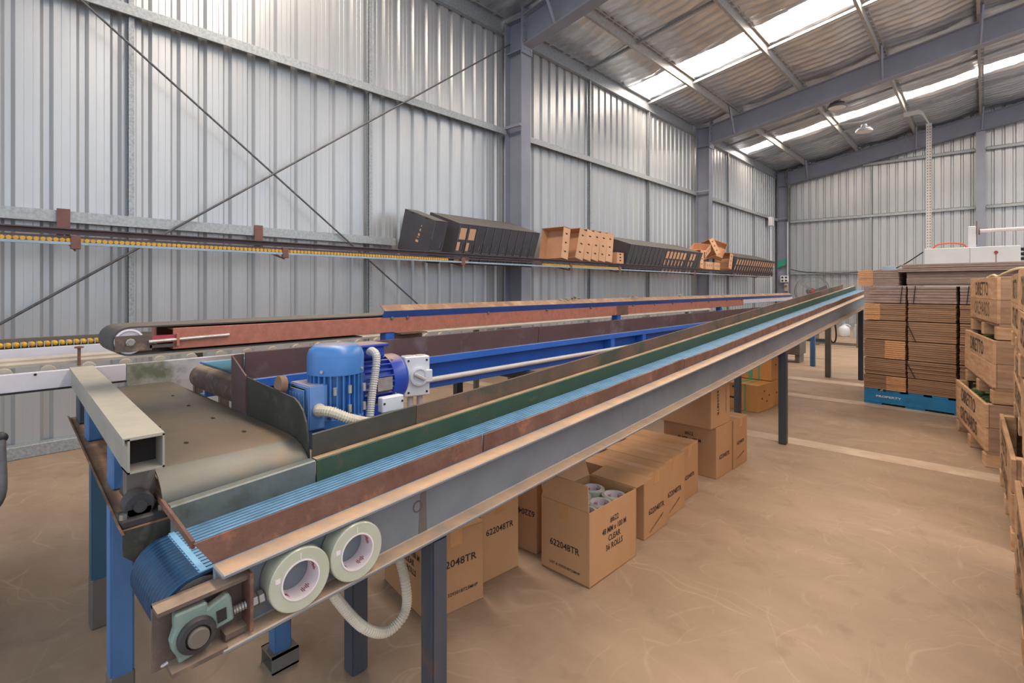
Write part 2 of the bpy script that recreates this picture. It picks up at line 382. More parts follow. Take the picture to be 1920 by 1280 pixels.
# ---- roof
ce = setting('ceiling')
PX = [-4.76, -3.85, -2.60, -1.32, -.047, 1.22, 2.49, 3.76, 5.03]
SKY = ((1.75, 2.45), (8.2, 8.92), (13.85, 14.4))
YS = [(-2.4, 1.75), (2.45, 8.2), (8.92, 13.85), (14.4, 17.4)]
import mathutils
for i in range(len(PX)-1):
    x0, x1 = PX[i], PX[i+1]
    for y0, y1 in YS:
        ny = int((y1-y0)/.032); nx = 18; vs = []; fs = []
        for a in range(nx+1):
            t = a/nx; x = x0 + (x1-x0)*t
            for b in range(ny+1):
                y = y0 + (y1-y0)*b/ny
                nz = mathutils.noise.noise(Vector((x*1.3, y*1.1, 3.1))); n2 = mathutils.noise.noise(Vector((x*3.5, y*9, 8.)))
                w = abs(sin(pi*(y/.1905 + .35*nz + .1*n2)))
                edge = min(1, (y-y0)/.1, (y1-y)/.1)
                vs.append((x, y, zr(x) - .010 - .04*sin(pi*t)*(1+.5*nz)*max(edge, .15) - .030*(1-w)**1.3*(.45+.55*sin(pi*t)) + .012*n2 - .008*(a % 5 == 2)))
        for a in range(nx):
            for b in range(ny):
                k = a*(ny+1)+b; fs.append((k, k+1, k+ny+2, k+ny+1))
        obj('insulation_panel', MB().poly(vs, fs), M['foil'], ce, smooth=80)
for y0, y1 in SKY:
    for i in range(len(PX)-1):
        n = 20
        pr = [(y0 + (y1-y0)*k/n, .008*(k % 2)) for k in range(n+1)]
        obj('skylight_panel', MB().sweep(pr, [lambda a, b, x=PX[i]: (x, a, zr(x)+.01+b), lambda a, b, x=PX[i+1]: (x, a, zr(x)+.01+b)], closed=False), M['skylight'], ce)
for x in PX[1:]:
    z1 = zr(x) - .012; pr = [(-.035, -.15), (-.035, -.135), (-.038, -.135), (-.038, -.153), (.004, -.153), (.004, -.003), (.042, -.003), (.042, -.018), (.045, -.018), (.045, 0), (.001, 0), (.001, -.15)]
    obj('purlin', MB().sweep([(x+a, z1+b) for a, b in pr], [lambda a, b: (a, -2.4, b), lambda a, b: (a, 17.3, b)]), M['purlin'], ce)
for y in (.89, 2.915, 6.95, 8.98, 13.04, 15.05):
    for i in range(len(PX)-1):
        f = lambda x: [(-.02, -.075), (.02, -.075), (.02, -.071), (-.016, -.071), (-.016, -.035), (-.02, -.035)]
        obj('bridging_bar', MB().sweep(f(0), [lambda a, b, x=PX[i]+.01: (x, y+a, zr(x)-.02+b), lambda a, b, x=PX[i+1]-.02: (x, y+a, zr(x)-.02+b)]), M['galv'], ce)
def zt(x): return 4.26 + .173*(x+4.22) + .395      # rafter top
for y in COLY:
    r = obj('rafter', MB().sweep([(a, b-.395) for a, b in sectI(.09, .395, .013, .009)], [lambda a, b: (-4.35, y+a, zt(-4.35)+b), lambda a, b: (5.4, y+a, zt(5.4)+b)]), M['steelblue'], ce)
    obj('end_plate', MB().box((-4.365, y-.1, 4.14), (-4.345, y+.1, 4.80)), M['steelblue'], r)
    mb = MB()
    for z in (4.2, 4.3, 4.5, 4.6):
        for s in (-.06, .06): mb.lathe([(.014, 0), (.014, .012)], (-4.345, y+s, z), (1, 0, 0), 6)
    obj('bolt_heads', mb, M['plate'], r)['kind'] = 'stuff'
    for x in (PX[1], PX[3], PX[4]) if y > 0 else ():
        for s in (-1, 1):
            if y > 17 and s > 0: continue
            p, q = Vector((x, y+s*.08, zt(x)-.37)), Vector((x+.03, y+s*.42, zt(x)+.10))
            obj('fly_brace', MB().tube([p, q], .024, 4), M['steelblue'], ce)

# ================================================================ MAIN BELT CONVEYOR (inclined, runs away from the camera)
def base(y): return .423 + .0612*y
YE = 8.6
cv = thing('belt_conveyor', 'long inclined conveyor with narrow blue ribbed belt between dusty grey steel channels', 'conveyor', (-1.2, .34, 0))
def run(prof, y0, y1, name, m, par, bevel=0, n=1, wob=0):
    ys = [y0 + (y1-y0)*k/n for k in range(n+1)]
    fr = []
    for i, y in enumerate(ys):
        d = wob*random.uniform(-1, 1)
        fr.append(lambda a, b, y=y, d=d: (a + d*.4, y, base(y) + b + (d if b > .15 else 0)))
    return obj(name, MB().sweep(prof, fr), m, par, bevel=bevel)
run(sectC(-1.096, -1.04, 0, .15, .0095), .335, YE, 'side_channel', M['channel'], cv, bevel=.0025)
run(sectC(-1.344, -1.402, 0, .15, .0095), .335, YE, 'side_channel', M['channel'], cv, bevel=.0025)
obj('side_guard', MB().plate([(-1.097, y, base(y)+r) for y, r in ((.337, .15), (1.06, .15), (1.06, .202), (.304, .202))], (-.005, 0, 0)), M['rust'], cv)
run([(-1.104, .15), (-1.098, .15), (-1.096, .200), (-1.101, .202)], 1.066, 2.45, 'side_guard', M['rust'], cv, n=8, wob=.003)
run([(-1.104, .15), (-1.098, .15), (-1.096, .193), (-1.101, .195)], 2.454, YE, 'side_guard', M['rust'], cv, n=14, wob=.004)
IG = [(-1.338, .11), (-1.334, .11), (-1.334, .194), (-1.338, .197), (-1.362, .197), (-1.362, .193), (-1.338, .192)]
tag(run(IG, .324, .66, 'inner_guard', M['greyplate'], cv), 'worn bare grey end of the inner guard')
tag(run(IG, .664, YE, 'inner_guard', M['greenplate'], cv), 'dark green inner guard with dusty top edge')
run([(-1.372, .19), (-1.367, .19), (-1.364, .256), (-1.369, .258)], 1.02, 7.9, 'upper_guard', M['rustgreen'], cv, n=20, wob=.002)
tag(run([(-1.372, .19), (-1.367, .19), (-1.364, .258), (-1.369, .260)], .667, 1.018, 'upper_guard', M['olive'], cv), 'dark oily near end of the upper guard')
# belt loop: ribbed profile swept round the tail pulley
PC = Vector((0, .316, .5125)); PRAD = .0665
def belt_station(y, z, ny, nz): return lambda a, b: (a, y + ny*b, z + nz*b)
bp = []
nr = 15; x0, x1 = -1.333, -1.108
for k in range(nr):
    w = (x1-x0)/nr; a = x0 + k*w
    bp += [(a, 0), (a+w*.30, 0), (a+w*.38, .0016), (a+w*.92, .0016)]
bp.append((x1, 0)); bp += [(x1, -.005), (x0, -.005)]
sl = math.atan(.0612); st = []
for k in range(13):
    y = YE + (PC.y - YE)*k/12; z = base(y)+.137; st.append(belt_station(y, z, -sin(sl), cos(sl)))
for k in range(1, 14):
    t = pi/2 + sl + (pi)*k/13
    st.append(belt_station(PC.y + PRAD*cos(t), PC.z + PRAD*sin(t), cos(t), sin(t)))
st.append(belt_station(YE, base(YE)+.137-2*PRAD, sin(sl), -cos(sl)))
obj('belt', MB().sweep(bp, st), M['belt'], cv)
obj('belt_joint', MB().sweep([(-1.333, .0028), (-1.109, .0028), (-1.109, .0008), (-1.333, .0008)], [belt_station(y, base(y)+.137, 0, 1) for y in (.319, .330)]), M['beltlace'], cv)
obj('tail_pulley', MB().lathe([(.06, -.112), (.06, .112)], (-1.22, PC.y, PC.z), (1, 0, 0), 28), M['steel'], cv, smooth=40)
obj('pulley_shaft', MB().lathe([(.018, -.13), (.018, .14)], (-1.22, PC.y-.01, PC.z-.012), (1, 0, 0), 16), M['steel'], cv, smooth=40)
# take-up frame with bearing
tk = obj('take_up_frame', MB().box((-1.092, .235, .0), (-1.084, .385, .12)).box((-1.092, .235, .113), (-1.050, .392, .120)).box((-1.092, .255, 0), (-1.042, .345, .008)).box((-1.092, .345, .012), (-1.055, .392, .022)), M['frame'], cv)
for v in tk.data.vertices:   # shear the frame onto the conveyor slope
    v.co.z += .447 + .0612*(v.co.y + .34 - .30)*.6
tag(tk, 'dusty brown angle frame')
obj('stop_plate', MB().box((-1.09, .384, .462), (-1.042, .391, .575)), M['rust'], cv, bevel=.001)
hb = [(0.260, 0.550), (0.313, 0.551), (0.314, 0.538), (0.349, 0.551), (0.354, 0.540), (0.359, 0.497), (0.330, 0.493), (0.321, 0.491), (0.320, 0.468), (0.268, 0.460), (0.267, 0.470), (0.258, 0.487), (0.255, 0.504), (0.261, 0.524)]
bh = obj('bearing_housing', MB().plate([(-1.070, y, z) for y, z in hb], (.020, 0, 0)), M['housing'], cv, bevel=.003)
obj('bearing_slot', MB().plate([(-1.049, y, z) for y, z in [(0.327, 0.527), (0.344, 0.528), (0.345, 0.506), (0.330, 0.504)]], (.0012, 0, 0)), M['hole'], bh)
obj('bearing_ring', MB().lathe([(.032, 0), (.032, .004), (.029, .010), (.021, .011), (.0205, .004)], (-1.050, .295, .500), (1, 0, 0), 28), M['black'], bh, smooth=40)
obj('shaft_end', MB().lathe([(.0175, -.015), (.0175, .013), (.0155, .015)], (-1.048, .295, .500), (1, 0, 0), 24), M['leggrey'], bh, smooth=40)
n = 28
obj('threaded_rod', MB().tube([(-1.062, .36 + k*.0025, .508 + k*.00015) for k in range(17)], .008, 10, rf=lambda i: .0085 if i % 2 else .007), M['steel'], cv)
for y in (.3915, .4045):
    obj('lock_nut', MB().lathe([(.012, 0), (.0135, .0015), (.0135, .0105), (.012, .012)], (-1.062, y, .511), (0, 1, .06), 6), M['steel'], cv)
obj('grease_nipple', MB().lathe([(.003, 0), (.003, .008), (.0015, .011)], (-1.056, .252, .470), (0, -1, -.3), 8), M['plate'], cv)
# legs
def shs(x, y, z0, z1, w, name, m, par, lab=None, foot=False, t=.004):
    mb = MB().box((x-w/2, y-w/2, z0), (x+w/2, y+w/2, z1))
    o = obj(name, mb, m, par, bevel=.005, seg=2)
    if lab: tag(o, lab)
    if foot: obj('foot_plate', MB().box((x-w*.9, y-w*.9, z0), (x+w*.9, y+w*.9, z0+.008)), m, o)
    return o
for x, y, m in ((-1.072, .858, 'legdark'), (-1.365, .80, 'legdark'), (-1.065, 4.04, 'legdark'), (-1.10, 7.45, 'legdark')):
    shs(x, y, 0, base(y)-.002, .052, 'leg', M[m], cv)
tag(shs(-1.44, 7.42, 0, base(7.42), .06, 'leg', M['leggrey'], cv), 'grey brown leg')
obj('scorch_mark', MB().plate([(-1.0862, y, base(y)+r) for y, r in ((.818, .012), (.845, .012), (.842, .138), (.826, .138))], (.0008, 0, 0)), M['leggrey'], cv)
obj('rust_ring', MB().lathe([(.015, 0), (.015, .0012), (.012, .0012), (.012, 0)], (-1.086, .815, base(.815)+.085), (1, 0, 0), 20, False), M['rust'], cv)

# ---- two rolls of clear tape standing in the channel
def tape_roll(label, loc, od=.064, axis='X', group=None):
    t = thing('tape_roll', label, 'tape', loc, group)
    prof = [(.0385, -.024), (od-.002, -.024), (od, -.022), (od, .022), (od-.002, .024), (.0385, .024)]
    a = (1, 0, 0) if axis == 'X' else (0, 0, 1)
    obj('tape_winding', MB().lathe(prof, (0, 0, 0), a, 40, False), M['tape'], t, True, smooth=35)
    c = obj('core', MB().lathe([(.0405, -.0245), (.0405, .0255), (.0375, .0255), (.0375, -.0245), (.0405, -.0245)], (0, 0, 0), a, 40, False), M['core'], t, True, smooth=35)
    if axis == 'X':
        obj('painted_glint', MB().box((.024, -.052, .010), (.0246, -.042, .020)).box((.024, -.001, .042), (.0246, .001, .055)), M['core'], t, True)  # white square highlight painted onto the winding, plus a thin pale line
    mb = MB()
    for k in range(5):
        for j in range(6):
            th = 2*pi*k/5 + j*.085; mtx = Matrix.Rotation(th, 3, a); hgt = .004 + .003*((j*7+k) % 3)
            if axis == 'X': mb.obox(mtx @ Vector((.004, .0371, 0)), (hgt*1.6, .0004, .0016), mtx)
            else: mb.obox(mtx @ Vector((.0371, 0, .004)), (.0004, .0016, hgt*1.6), mtx)
    obj('print_marks', mb, M['red'], c, True)['kind'] = 'stuff'
    return t
tape_roll('roll of clear packing tape standing in the channel next to the take-up nuts', (-1.0612, .482, base(.482)+.0098+.064))
tape_roll('roll of clear packing tape in the channel, farther from the bearing', (-1.0612, .612, base(.612)+.0098+.064))

# ---- flexible hose hanging under the conveyor
def ribbed(pts, r, step=.007):
    P = [Vector(p) for p in pts]; out = []
    n = len(P)
    for i in range(n-1):
        p0, p1, p2, p3 = P[max(i-1, 0)], P[i], P[i+1], P[min(i+2, n-1)]
        k = max(2, int((p2-p1).length/(step/2)))
        for j in range(k):
            t = j/k
            out.append(.5*((2*p1) + (p2-p0)*t + (2*p0-5*p1+4*p2-p3)*t*t + (3*p1-p0-3*p2+p3)*t**3))
    out.append(P[-1]); return out
def hose(name, label, cat, pts, r, m, ribs=True, par=None):
    q = ribbed(pts, r)
    mb = MB().tube(q, r, 10, rf=(lambda i: r if i % 2 else r*.82) if ribs else None)
    o = obj(name, mb, m, par, smooth=None if ribs else 60, at=None if par else pts[0])
    return tag(o, label, cat)
hose('flexible_conduit', 'cream ribbed flexible conduit looping under the conveyor near its dark legs', 'conduit',
     [(-1.22, .60, .46), (-1.215, .655, .34), (-1.21, .73, .23), (-1.205, .80, .185), (-1.20, .857, .215), (-1.205, .86, .30), (-1.24, .84, .43)], .0145, M['hose'])

# ================================================================ CHUTE TABLE at the near end
ct = thing('chute_table', 'worn steel chute table with curved front feeding the blue belt, on blue legs', 'table', (-1.9, .35, 0))
def sk(x, y): return y - .05*(x+1.38)
def mpt(x, y, z): return (x, sk(x, y), z)
prof = [(-2.74, .70), (-1.56, .70), (-1.50, .699), (-1.46, .694), (-1.425, .685), (-1.395, .669), (-1.379, .652), (-1.374, .632), (-1.373, .622)]
for nm, pr, mm in (('chute_plate', prof[:4], 'chute'), ('curved_lip', prof[3:], 'lipmat')):
    obj(nm, MB().sweep([(x, z) for x, z in pr] + [(x-.004, z-.006) for x, z in reversed(pr)], [lambda a, b: mpt(a, .318, b), lambda a, b: (a, .662, b)]), M[mm], ct, smooth=35)
for x, y in ((-1.62, .43), (-1.62, .58), (-1.86, .42), (-1.86, .57), (-2.1, .42), (-2.12, .57), (-2.36, .44), (-2.36, .58)):
    obj('slot', MB().poly([(x + .011*cos(t*pi/6)*(1.0), y + .0055*sin(t*pi/6), .7012) for t in range(12)], [tuple(range(12))]), M['hole'], ct)
# curved side wall of the chute (dark) and grey near-side cheek
cw = [(-1.83, .69), (-1.83, .826), (-1.475, .808), (-1.445, .797), (-1.42, .78), (-1.40, .75), (-1.388, .70), (-1.381, .640), (-1.385, .62), (-1.40, .665), (-1.43, .685), (-1.5, .697)]
obj('side_wall', MB().plate([(x, .664, z) for x, z in cw], (0, .005, 0)), M['darkplate'], ct)
obj('side_cheek', MB().plate([mpt(-1.45, .262, .60), mpt(-1.45, .317, .60), mpt(-1.45, .317, .724), mpt(-1.45, .262, .724)], (-.06, .003, 0)), M['leggrey'], ct)
obj('chute_block', MB().box((-1.382, .655, .618), (-1.362, .675, .642)), M['kraftlight'], ct, bevel=.002)
# hollow box beam along the near edge
bm_ = obj('box_beam', MB().sweep([(a, b) for a, b in ((-.034, 0), (.034, 0), (.034, .075), (-.034, .075))], [lambda a, b: mpt(-2.73, .283+a, .725+b), lambda a, b: mpt(-1.42, .283+a, .725+b)])
    .box((-1.42, sk(-1.4, .249), .797), (-1.358, sk(-1.4, .317), .80)).box((-1.42, sk(-1.4, .249), .725), (-1.358, sk(-1.4, .317), .729))
    .box((-1.42, sk(-1.4, .313), .725), (-1.358, sk(-1.4, .317), .80)).box((-1.42, sk(-1.4, .249), .725), (-1.358, sk(-1.4, .253), .80)), M['beam'], ct)
obj('beam_cap', MB().sweep([(-.040, -.012), (-.040, .003), (.036, .003), (.036, 0), (-.037, 0), (-.037, -.012)], [lambda a, b: mpt(-2.735, .283+a, .8+b), lambda a, b: mpt(-1.36, .283+a, .8+b)]), M['beam'], ct)
obj('beam_hollow', MB().box((-1.424, .256, .731), (-1.416, .314, .795)), M['hole'], ct)
for x, m in ((-1.70, 'legblue'), (-2.29, 'legblue'), (-2.6, 'legdark')):
    obj('post', MB().box((x-.035, sk(x, .258), .60), (x+.035, sk(x, .308), .725)), M[m], ct, bevel=.004)
obj('tray', MB().plate([mpt(-1.378, .243, .592), mpt(-1.378, .36, .596), mpt(-2.74, .36, .596), mpt(-2.74, .243, .592)], (0, 0, .006))
    .plate([mpt(-1.372, .243, .592), mpt(-2.74, .243, .592), mpt(-2.74, .237, .606), mpt(-1.372, .237, .606)], (0, .005, 0)), M['brown'], ct)
obj('tray_front', MB().plate([mpt(-1.378, .245, .598), mpt(-1.378, .335, .598), mpt(-1.374, .335, .54), mpt(-1.374, .28, .51), mpt(-1.374, .245, .545)], (-.006, 0, 0)), M['darkplate'], ct)
obj('end_guard', MB().plate([(-1.106, .302, .632), (-1.106, .302, .647), (-1.86, .336, .647), (-1.86, .336, .632)], (0, .006, 0)), M['rust'], ct)
pb = obj('pillow_block', MB().box((-1.455, .245, .598), (-1.385, .330, .616)).box((-1.44, .255, .614), (-1.40, .305, .635)).lathe([(.030, -.02), (.030, .02)], (-1.42, .280, .637), (1, 0, 0), 20), M['black'], ct, bevel=.003)
obj('block_shaft', MB().lathe([(.013, -.12), (.013, .028)], (-1.42, .280, .637), (1, 0, 0), 14), M['black'], pb, smooth=40)
for y in (.25, .322): obj('bolt', MB().lathe([(.008, 0), (.008, .012)], (-1.40, y, .616), (0, 0, 1), 6), M['steel'], pb)
for x, y, m_ in ((-1.605, .281, 'legblue'), (-2.18, .325, 'legteal')):
    l = shs(x, y, 0, .592, .05, 'leg', M[m_], ct)
    obj('rusty_foot', MB().box((x-.026, y-.026, 0), (x+.026, y+.026, .165)), M['leggrey'], l, bevel=.004)
sl_ = shs(-1.558, .66, .045, .61, .05, 'leg', M['legblue'], ct)
obj('hollow_foot', MB().box((-1.60, .622, 0), (-1.52, .70, .006)).box((-1.60, .622, .044), (-1.52, .70, .05)).box((-1.60, .622, 0), (-1.595, .70, .05)).box((-1.525, .622, 0), (-1.52, .70, .05)), M['leggrey'], sl_)

# ================================================================ DRIVE UNITS
def motor(name, label, loc, axis, r, L, m, cat='motor', nfin=28, feet=False):
    """axis-z motor in local frame then turned: body 0..L, cowl at top"""
    t = thing(name, label, cat, loc)
    q = Vector((0, 0, 1)).rotation_difference(Vector(axis)).to_matrix() if axis != (0, 0, 1) else Matrix.Identity(3)
    def put(nm, mb, mm, **k):
        mb.v = [tuple(q @ Vector(v)) for v in mb.v]; return obj(nm, mb, mm, t, True, **k)
    put('motor_body', MB().lathe([(r*.80, 0), (r*.80, L*.66)], (0, 0, 0), (0, 0, 1), 28), m, smooth=40)
    mb = MB()
    for k in range(nfin):
        a = 2*pi*k/nfin; mtx = Matrix.Rotation(a, 3, 'Z')
        mb.obox(mtx @ Vector((r*.88, 0, L*.34)), (r*.2, .0045, L*.62), mtx)
    f = put('cooling_fins', mb, m); f['kind'] = 'stuff'
    put('end_bell', MB().lathe([(r*1.0, -.012), (r*1.0, .012), (r*.85, .02)], (0, 0, 0), (0, 0, 1), 32), m, smooth=40)
    put('fan_cowl', MB().lathe([(r*.96, L*.62), (r*1.0, L*.62), (r*1.0, L*.86), (r*.93, L*.94), (r*.72, L*1.0), (0, L*1.0)], (0, 0, 0), (0, 0, 1), 36), m, smooth=50)
    mb = MB()
    for k in range(4):
        a = 2*pi*k/4 + .6; mb.lathe([(.005, 0), (.005, .005)], (r*cos(a), r*sin(a), L*.68), (cos(a), sin(a), 0), 6)
    put('cowl_screws', mb, M['plate'])['kind'] = 'stuff'
    return t, put
tA, putA = motor('gear_motor', 'light blue gear motor standing upright on a pale blue gearbox beside the belt', (-1.55, .836, .705), (0, 0, 1), .088, .24, M['motorA'])
obj('mounting_flange', MB().lathe([(.1, -.035), (.1, -.022), (.085, -.016), (.07, -.008)], (0, 0, 0), (0, 0, 1), 32), M['motorA'], tA, True, smooth=40)
g = obj('gearbox', MB().box((-.075, -.118, -.01), (.055, -.055, .125)).box((-.06, -.125, .0), (.04, -.118, .115)), M['gearbox'], tA, True, bevel=.008, seg=2)
obj('gearbox_ribs', MB().box((-.05, -.130, .02), (-.045, -.12, .10)).box((-.03, -.130, .02), (-.025, -.12, .10)).box((-.01, -.130, .02), (-.005, -.12, .10)).box((.01, -.130, .02), (.015, -.12, .10)), M['gearbox'], g, True)['kind'] = 'stuff'
obj('cable_gland', MB().lathe([(.02, 0), (.02, .012), (.015, .014), (.015, .025)], (.055, -.085, .05), (1, -.3, 0), 12), M['hose'], g, True, smooth=40)
for z in (.045, .105):
    for y in (-.05, .0, .05):
        obj('through_bolt', MB().lathe([(.006, -.012), (.006, .012)], (.088, y, z), (0, 0, 1), 8), M['plate'], tA, True)
obj('output_disc', MB().lathe([(.028, 0), (.028, .02), (.018, .022)], (-.055, -.143, .12), (0, -1, .1), 20), M['brown'], tA, True, smooth=40)
obj('drive_pedestal', MB().box((-.11, -.09, -.08), (.145, .33, -.036)), M['legblue'], tA, True)
tB, putB = motor('gear_motor', 'royal blue motor lying on its side with terminal box, behind the upright one', (-1.635, .935, .795), (0, 1, 0), .086, .205, M['motorB'], nfin=24)
tbx = obj('terminal_box', MB().box((-.035, .005, .085), (.06, .105, .125)), M['motorB'], tB, True, bevel=.006)
obj('terminal_lid', MB().box((-.045, -.005, .125), (.07, .115, .135)), M['motorB'], tbx, True, bevel=.003)
obj('name_plate', MB().box((.0885, .055, -.028), (.0905, .115, .018)), M['plate'], tB, True)
obj('motor_foot', MB().box((-.06, .02, -.125), (.06, .13, -.08)), M['motorB'], tB, True, bevel=.004)
hose('flexible_conduit', 'cream ribbed conduit running from the gearbox gland along the guard', 'conduit',
     [(-1.48, .742, .755), (-1.43, .758, .757), (-1.405, .80, .735), (-1.40, .86, .712), (-1.40, .915, .698), (-1.41, .96, .66)], .0165, M['hose'])
hose('flexible_conduit', 'grey ribbed conduit dropping from the terminal box of the royal blue motor', 'conduit',
     [(-1.575, .975, .905), (-1.545, .97, .909), (-1.515, .965, .895), (-1.505, .955, .85), (-1.495, .935, .77), (-1.485, .92, .69), (-1.48, .915, .60)], .0145, M['conduit'])
jb = thing('junction_box', 'small white junction box below the royal blue motor', 'junction box', (-1.47, 1.0, .71))
obj('box_body', MB().box((-.03, -.04, 0), (0, .045, .05)), M['whitebox'], jb, True, bevel=.003)
for y in (-.02, .02): obj('conduit_stub', MB().lathe([(.012, -.11), (.012, 0)], (-.015, y, 0), (0, 0, 1), 10), M['conduit'], jb, True, smooth=40)
for y in (-.033, .038): obj('screw', MB().lathe([(.004, 0), (.004, .002)], (0, y, .03), (1, 0, 0), 8), M['ink'], jb, True)
iso = thing('isolator_switch', 'white isolator switch box with round dial on the blue beam', 'switch', (-1.845, 1.385, .735), None, (0, 0, R(-18)))
b_ = obj('box_body', MB().box((-.065, -.058, -.088), (0, .056, .088)), M['whitebox'], iso, True, bevel=.004)
for y in (-.042, .042):
    for z in (-.07, .07): obj('screw', MB().lathe([(.005, 0), (.005, .002)], (0, y, z), (1, 0, 0), 8), M['ink'], b_, True)
d_ = obj('dial', MB().lathe([(.042, 0), (.042, .012), (.032, .014), (.031, .008), (0, .008)], (0, .005, 0), (1, 0, 0), 28), M['whitebox'], iso, True, smooth=40)
obj('dial_handle', MB().obox((.016, .005, 0), (.012, .056, .014), Matrix.Rotation(R(-30), 3, 'X')), M['conduit'], d_, True, bevel=.003)
obj('hasp', MB().box((0, .03, -.028), (.014, .064, .028)), M['whitebox'], iso, True, bevel=.003)
for y in (-.03, .02): obj('cable_gland', MB().lathe([(.02, 0), (.02, .006)], (-.03, y, .085), (0, 0, 1), 14), M['conduit'], iso, True)
for y in (-.025, .02): obj('conduit_stub', MB().lathe([(.014, -.13), (.014, 0)], (-.03, y, -.085), (0, 0, 1), 10), M['conduit'], iso, True, smooth=40)
tag(obj('rigid_conduit', MB().tube([(-1.93, 1.432, .69), (-1.93, 4.2, .692)], .013, 10), M['conduit'], None, smooth=60, at=(-1.93, 1.42, .69)), 'straight grey conduit pipe strapped along the blue beam', 'conduit')

# ================================================================ TRANSFER CONVEYOR (blue beam, brown guard)
tc_ = thing('transfer_conveyor', 'level conveyor with bright blue side beam and maroon guard behind the motors', 'conveyor', (-2.1, 4, 0))
def runy(prof, y0, y1, name, m, par, bevel=0, lab=None):
    o = obj(name, MB().sweep(prof, [lambda a, b: (a, y0, b), lambda a, b: (a, y1, b)]), m, par, bevel=bevel)
    return tag(o, lab) if lab else o
runy(sectC(-2.02, -1.95, .645, .795, .006, .034), .70, 7.4, 'side_channel', M['blue'], tc_, .002)
runy(sectC(-2.52, -2.59, .645, .795, .009), .74, 7.4, 'side_channel', M['blue'], tc_, .002)
g1 = [(-1.985, .895), (-1.955, .895)] 
runy([(-1.972, .7952), (-1.966, .7952), (-1.958, .893), (-1.964, .895)], .706, 2.36, 'side_guard', M['maroon'], tc_)
runy([(-1.972, .7952), (-1.966, .7952), (-1.958, .890), (-1.964, .892)], 2.364, 7.4, 'side_guard', M['maroon'], tc_)
mb = MB().sweep([(-1.834, .661), (-1.94, .655), (-1.962, .660), (-1.974, .675), (-1.976, .705), (-1.970, .705), (-1.968, .678), (-1.958, .665), (-1.94, .660), (-1.834, .666)], [lambda a, b: (a, b, .702), lambda a, b: (a, b, .888 if a < -1.9 else .830)])
tag(obj('guard_nose', mb, M['maroon'], tc_, smooth=50), 'folded maroon front end of the guard')
obj('transfer_belt', MB().sweep([(-2.485, .803), (-2.055, .803), (-2.055, .797), (-2.485, .797)], [lambda a, b: (a, .722, b), lambda a, b: (a, 7.4, b)]), M['teal'], tc_)
obj('head_drum', MB().lathe([(.050, -.255), (.051, 0), (.050, .245)], (-2.235, .722, .745), (1, 0, 0), 24), M['frame'], tc_, smooth=40)
obj('drum_shaft', MB().lathe([(.012, -.33), (.012, .255)], (-2.235, .722, .745), (1, 0, 0), 10), M['steel'], tc_)
for y in (2.25, 4.68, 7.1):
    obj('cross_bearer', MB().box((-2.60, y-.025, .593), (-1.56, y+.025, .643)), M['legdark'], tc_, bevel=.003)
    for x in (-1.60, -2.56):
        if 3 < y < 6 or x < -2: shs(x, y, 0, .595, .05, 'leg', M['legdark'], tc_)
tag(shs(-1.80, 8.30, 0, .645, .06, 'leg', M['legblue'], tc_), 'blue end leg')
for y in (3.16, 3.62): obj('web_stiffener', MB().box((-2.012, y, .655), (-1.953, y+.05, .785)), M['blue'], tc_)

# ================================================================ RETURN CONVEYOR on posts (red beam, blue lip, black belt)
rc = thing('return_conveyor', 'raised conveyor with red oxide beam, blue lip and black rubber belt', 'conveyor', (-2.1, 4, .8))
runy(sectC(-1.99, -2.06, .923, .993, .006), .49, 3.30, 'side_beam', M['redbrown'], rc, .0015)
runy(sectC(-1.99, -2.06, .925, .993, .006), 3.46, 6.0, 'side_beam', M['redbrown'], rc, .0015)
tag(runy(sectC(-1.988, -2.06, .920, .995, .006), 3.30, 3.46, 'splice_plate', M['rust'], rc), 'scraped patch where the red beam is spliced')
tag(runy(sectC(-1.99, -2.06, .945, .993, .006), 6.0, 8.0, 'side_beam', M['whitepaint'], rc), 'white far end of the beam')
runy([(-2.27, .923), (-2.20, .923), (-2.20, .993), (-2.27, .993)], .49, 8.0, 'side_beam', M['redbrown'], rc)
lip = [(-2.0, .985), (-1.994, .985), (-1.974, 1.0), (-1.978, 1.02), (-2.035, 1.052), (-2.037, 1.049), (-1.985, 1.018), (-1.982, 1.002)]
runy([(-2.0, .985), (-1.993, .985), (-1.972, 1.022), (-1.978, 1.024)], 1.30, 7.9, 'blue_lip', M['lipblue'], rc)
runy([(-1.978, 1.024), (-1.972, 1.022), (-2.01, 1.048), (-2.014, 1.046)], 1.30, 7.9, 'lip_fold', M['brown'], rc)
bx0, bx1 = -2.215, -1.995
st = [lambda a, b, y=y: (a, y, .999+b) for y in (8.0, .372)]
for k in range(1, 12):
    t = pi/2 + pi*k/12; st.append(lambda a, b, t=t: (a, .372 + (.041+b)*cos(t), .957 + (.041+b)*sin(t)))
st.append(lambda a, b: (a, .372, .916-b)); st.append(lambda a, b: (a, 1.2, .916-b))
obj('rubber_belt', MB().sweep([(bx0, 0), (bx1, 0), (bx1, .005), (bx0, .005)], st), M['rubber'], rc, smooth=50)
obj('tail_drum', MB().lathe([(.012, -.11), (.040, -.11), (.040, .105), (.034, .107), (.033, .101), (.012, .101)], (-2.10, .372, .957), (1, 0, 0), 28), M['whitepaint'], rc, smooth=40)
tb_ = obj('tension_bracket', MB().box((-1.992, .334, .926), (-1.986, .43, .976)).box((-1.992, .424, .932), (-1.986, .50, .942)), M['frame'], rc)
tag(obj('red_bracket_face', MB().box((-1.992, .430, .955), (-1.986, .497, .972)), M['red'], tb_), 'red painted patch')
obj('adjuster_bolt', MB().tube([(-1.982, .42, .953), (-1.982, .66, .960)], .006, 8), M['plate'], tb_)
obj('adjuster_plate', MB().box((-1.995, .497, .935), (-1.975, .505, .975)), M['redbrown'], tb_)
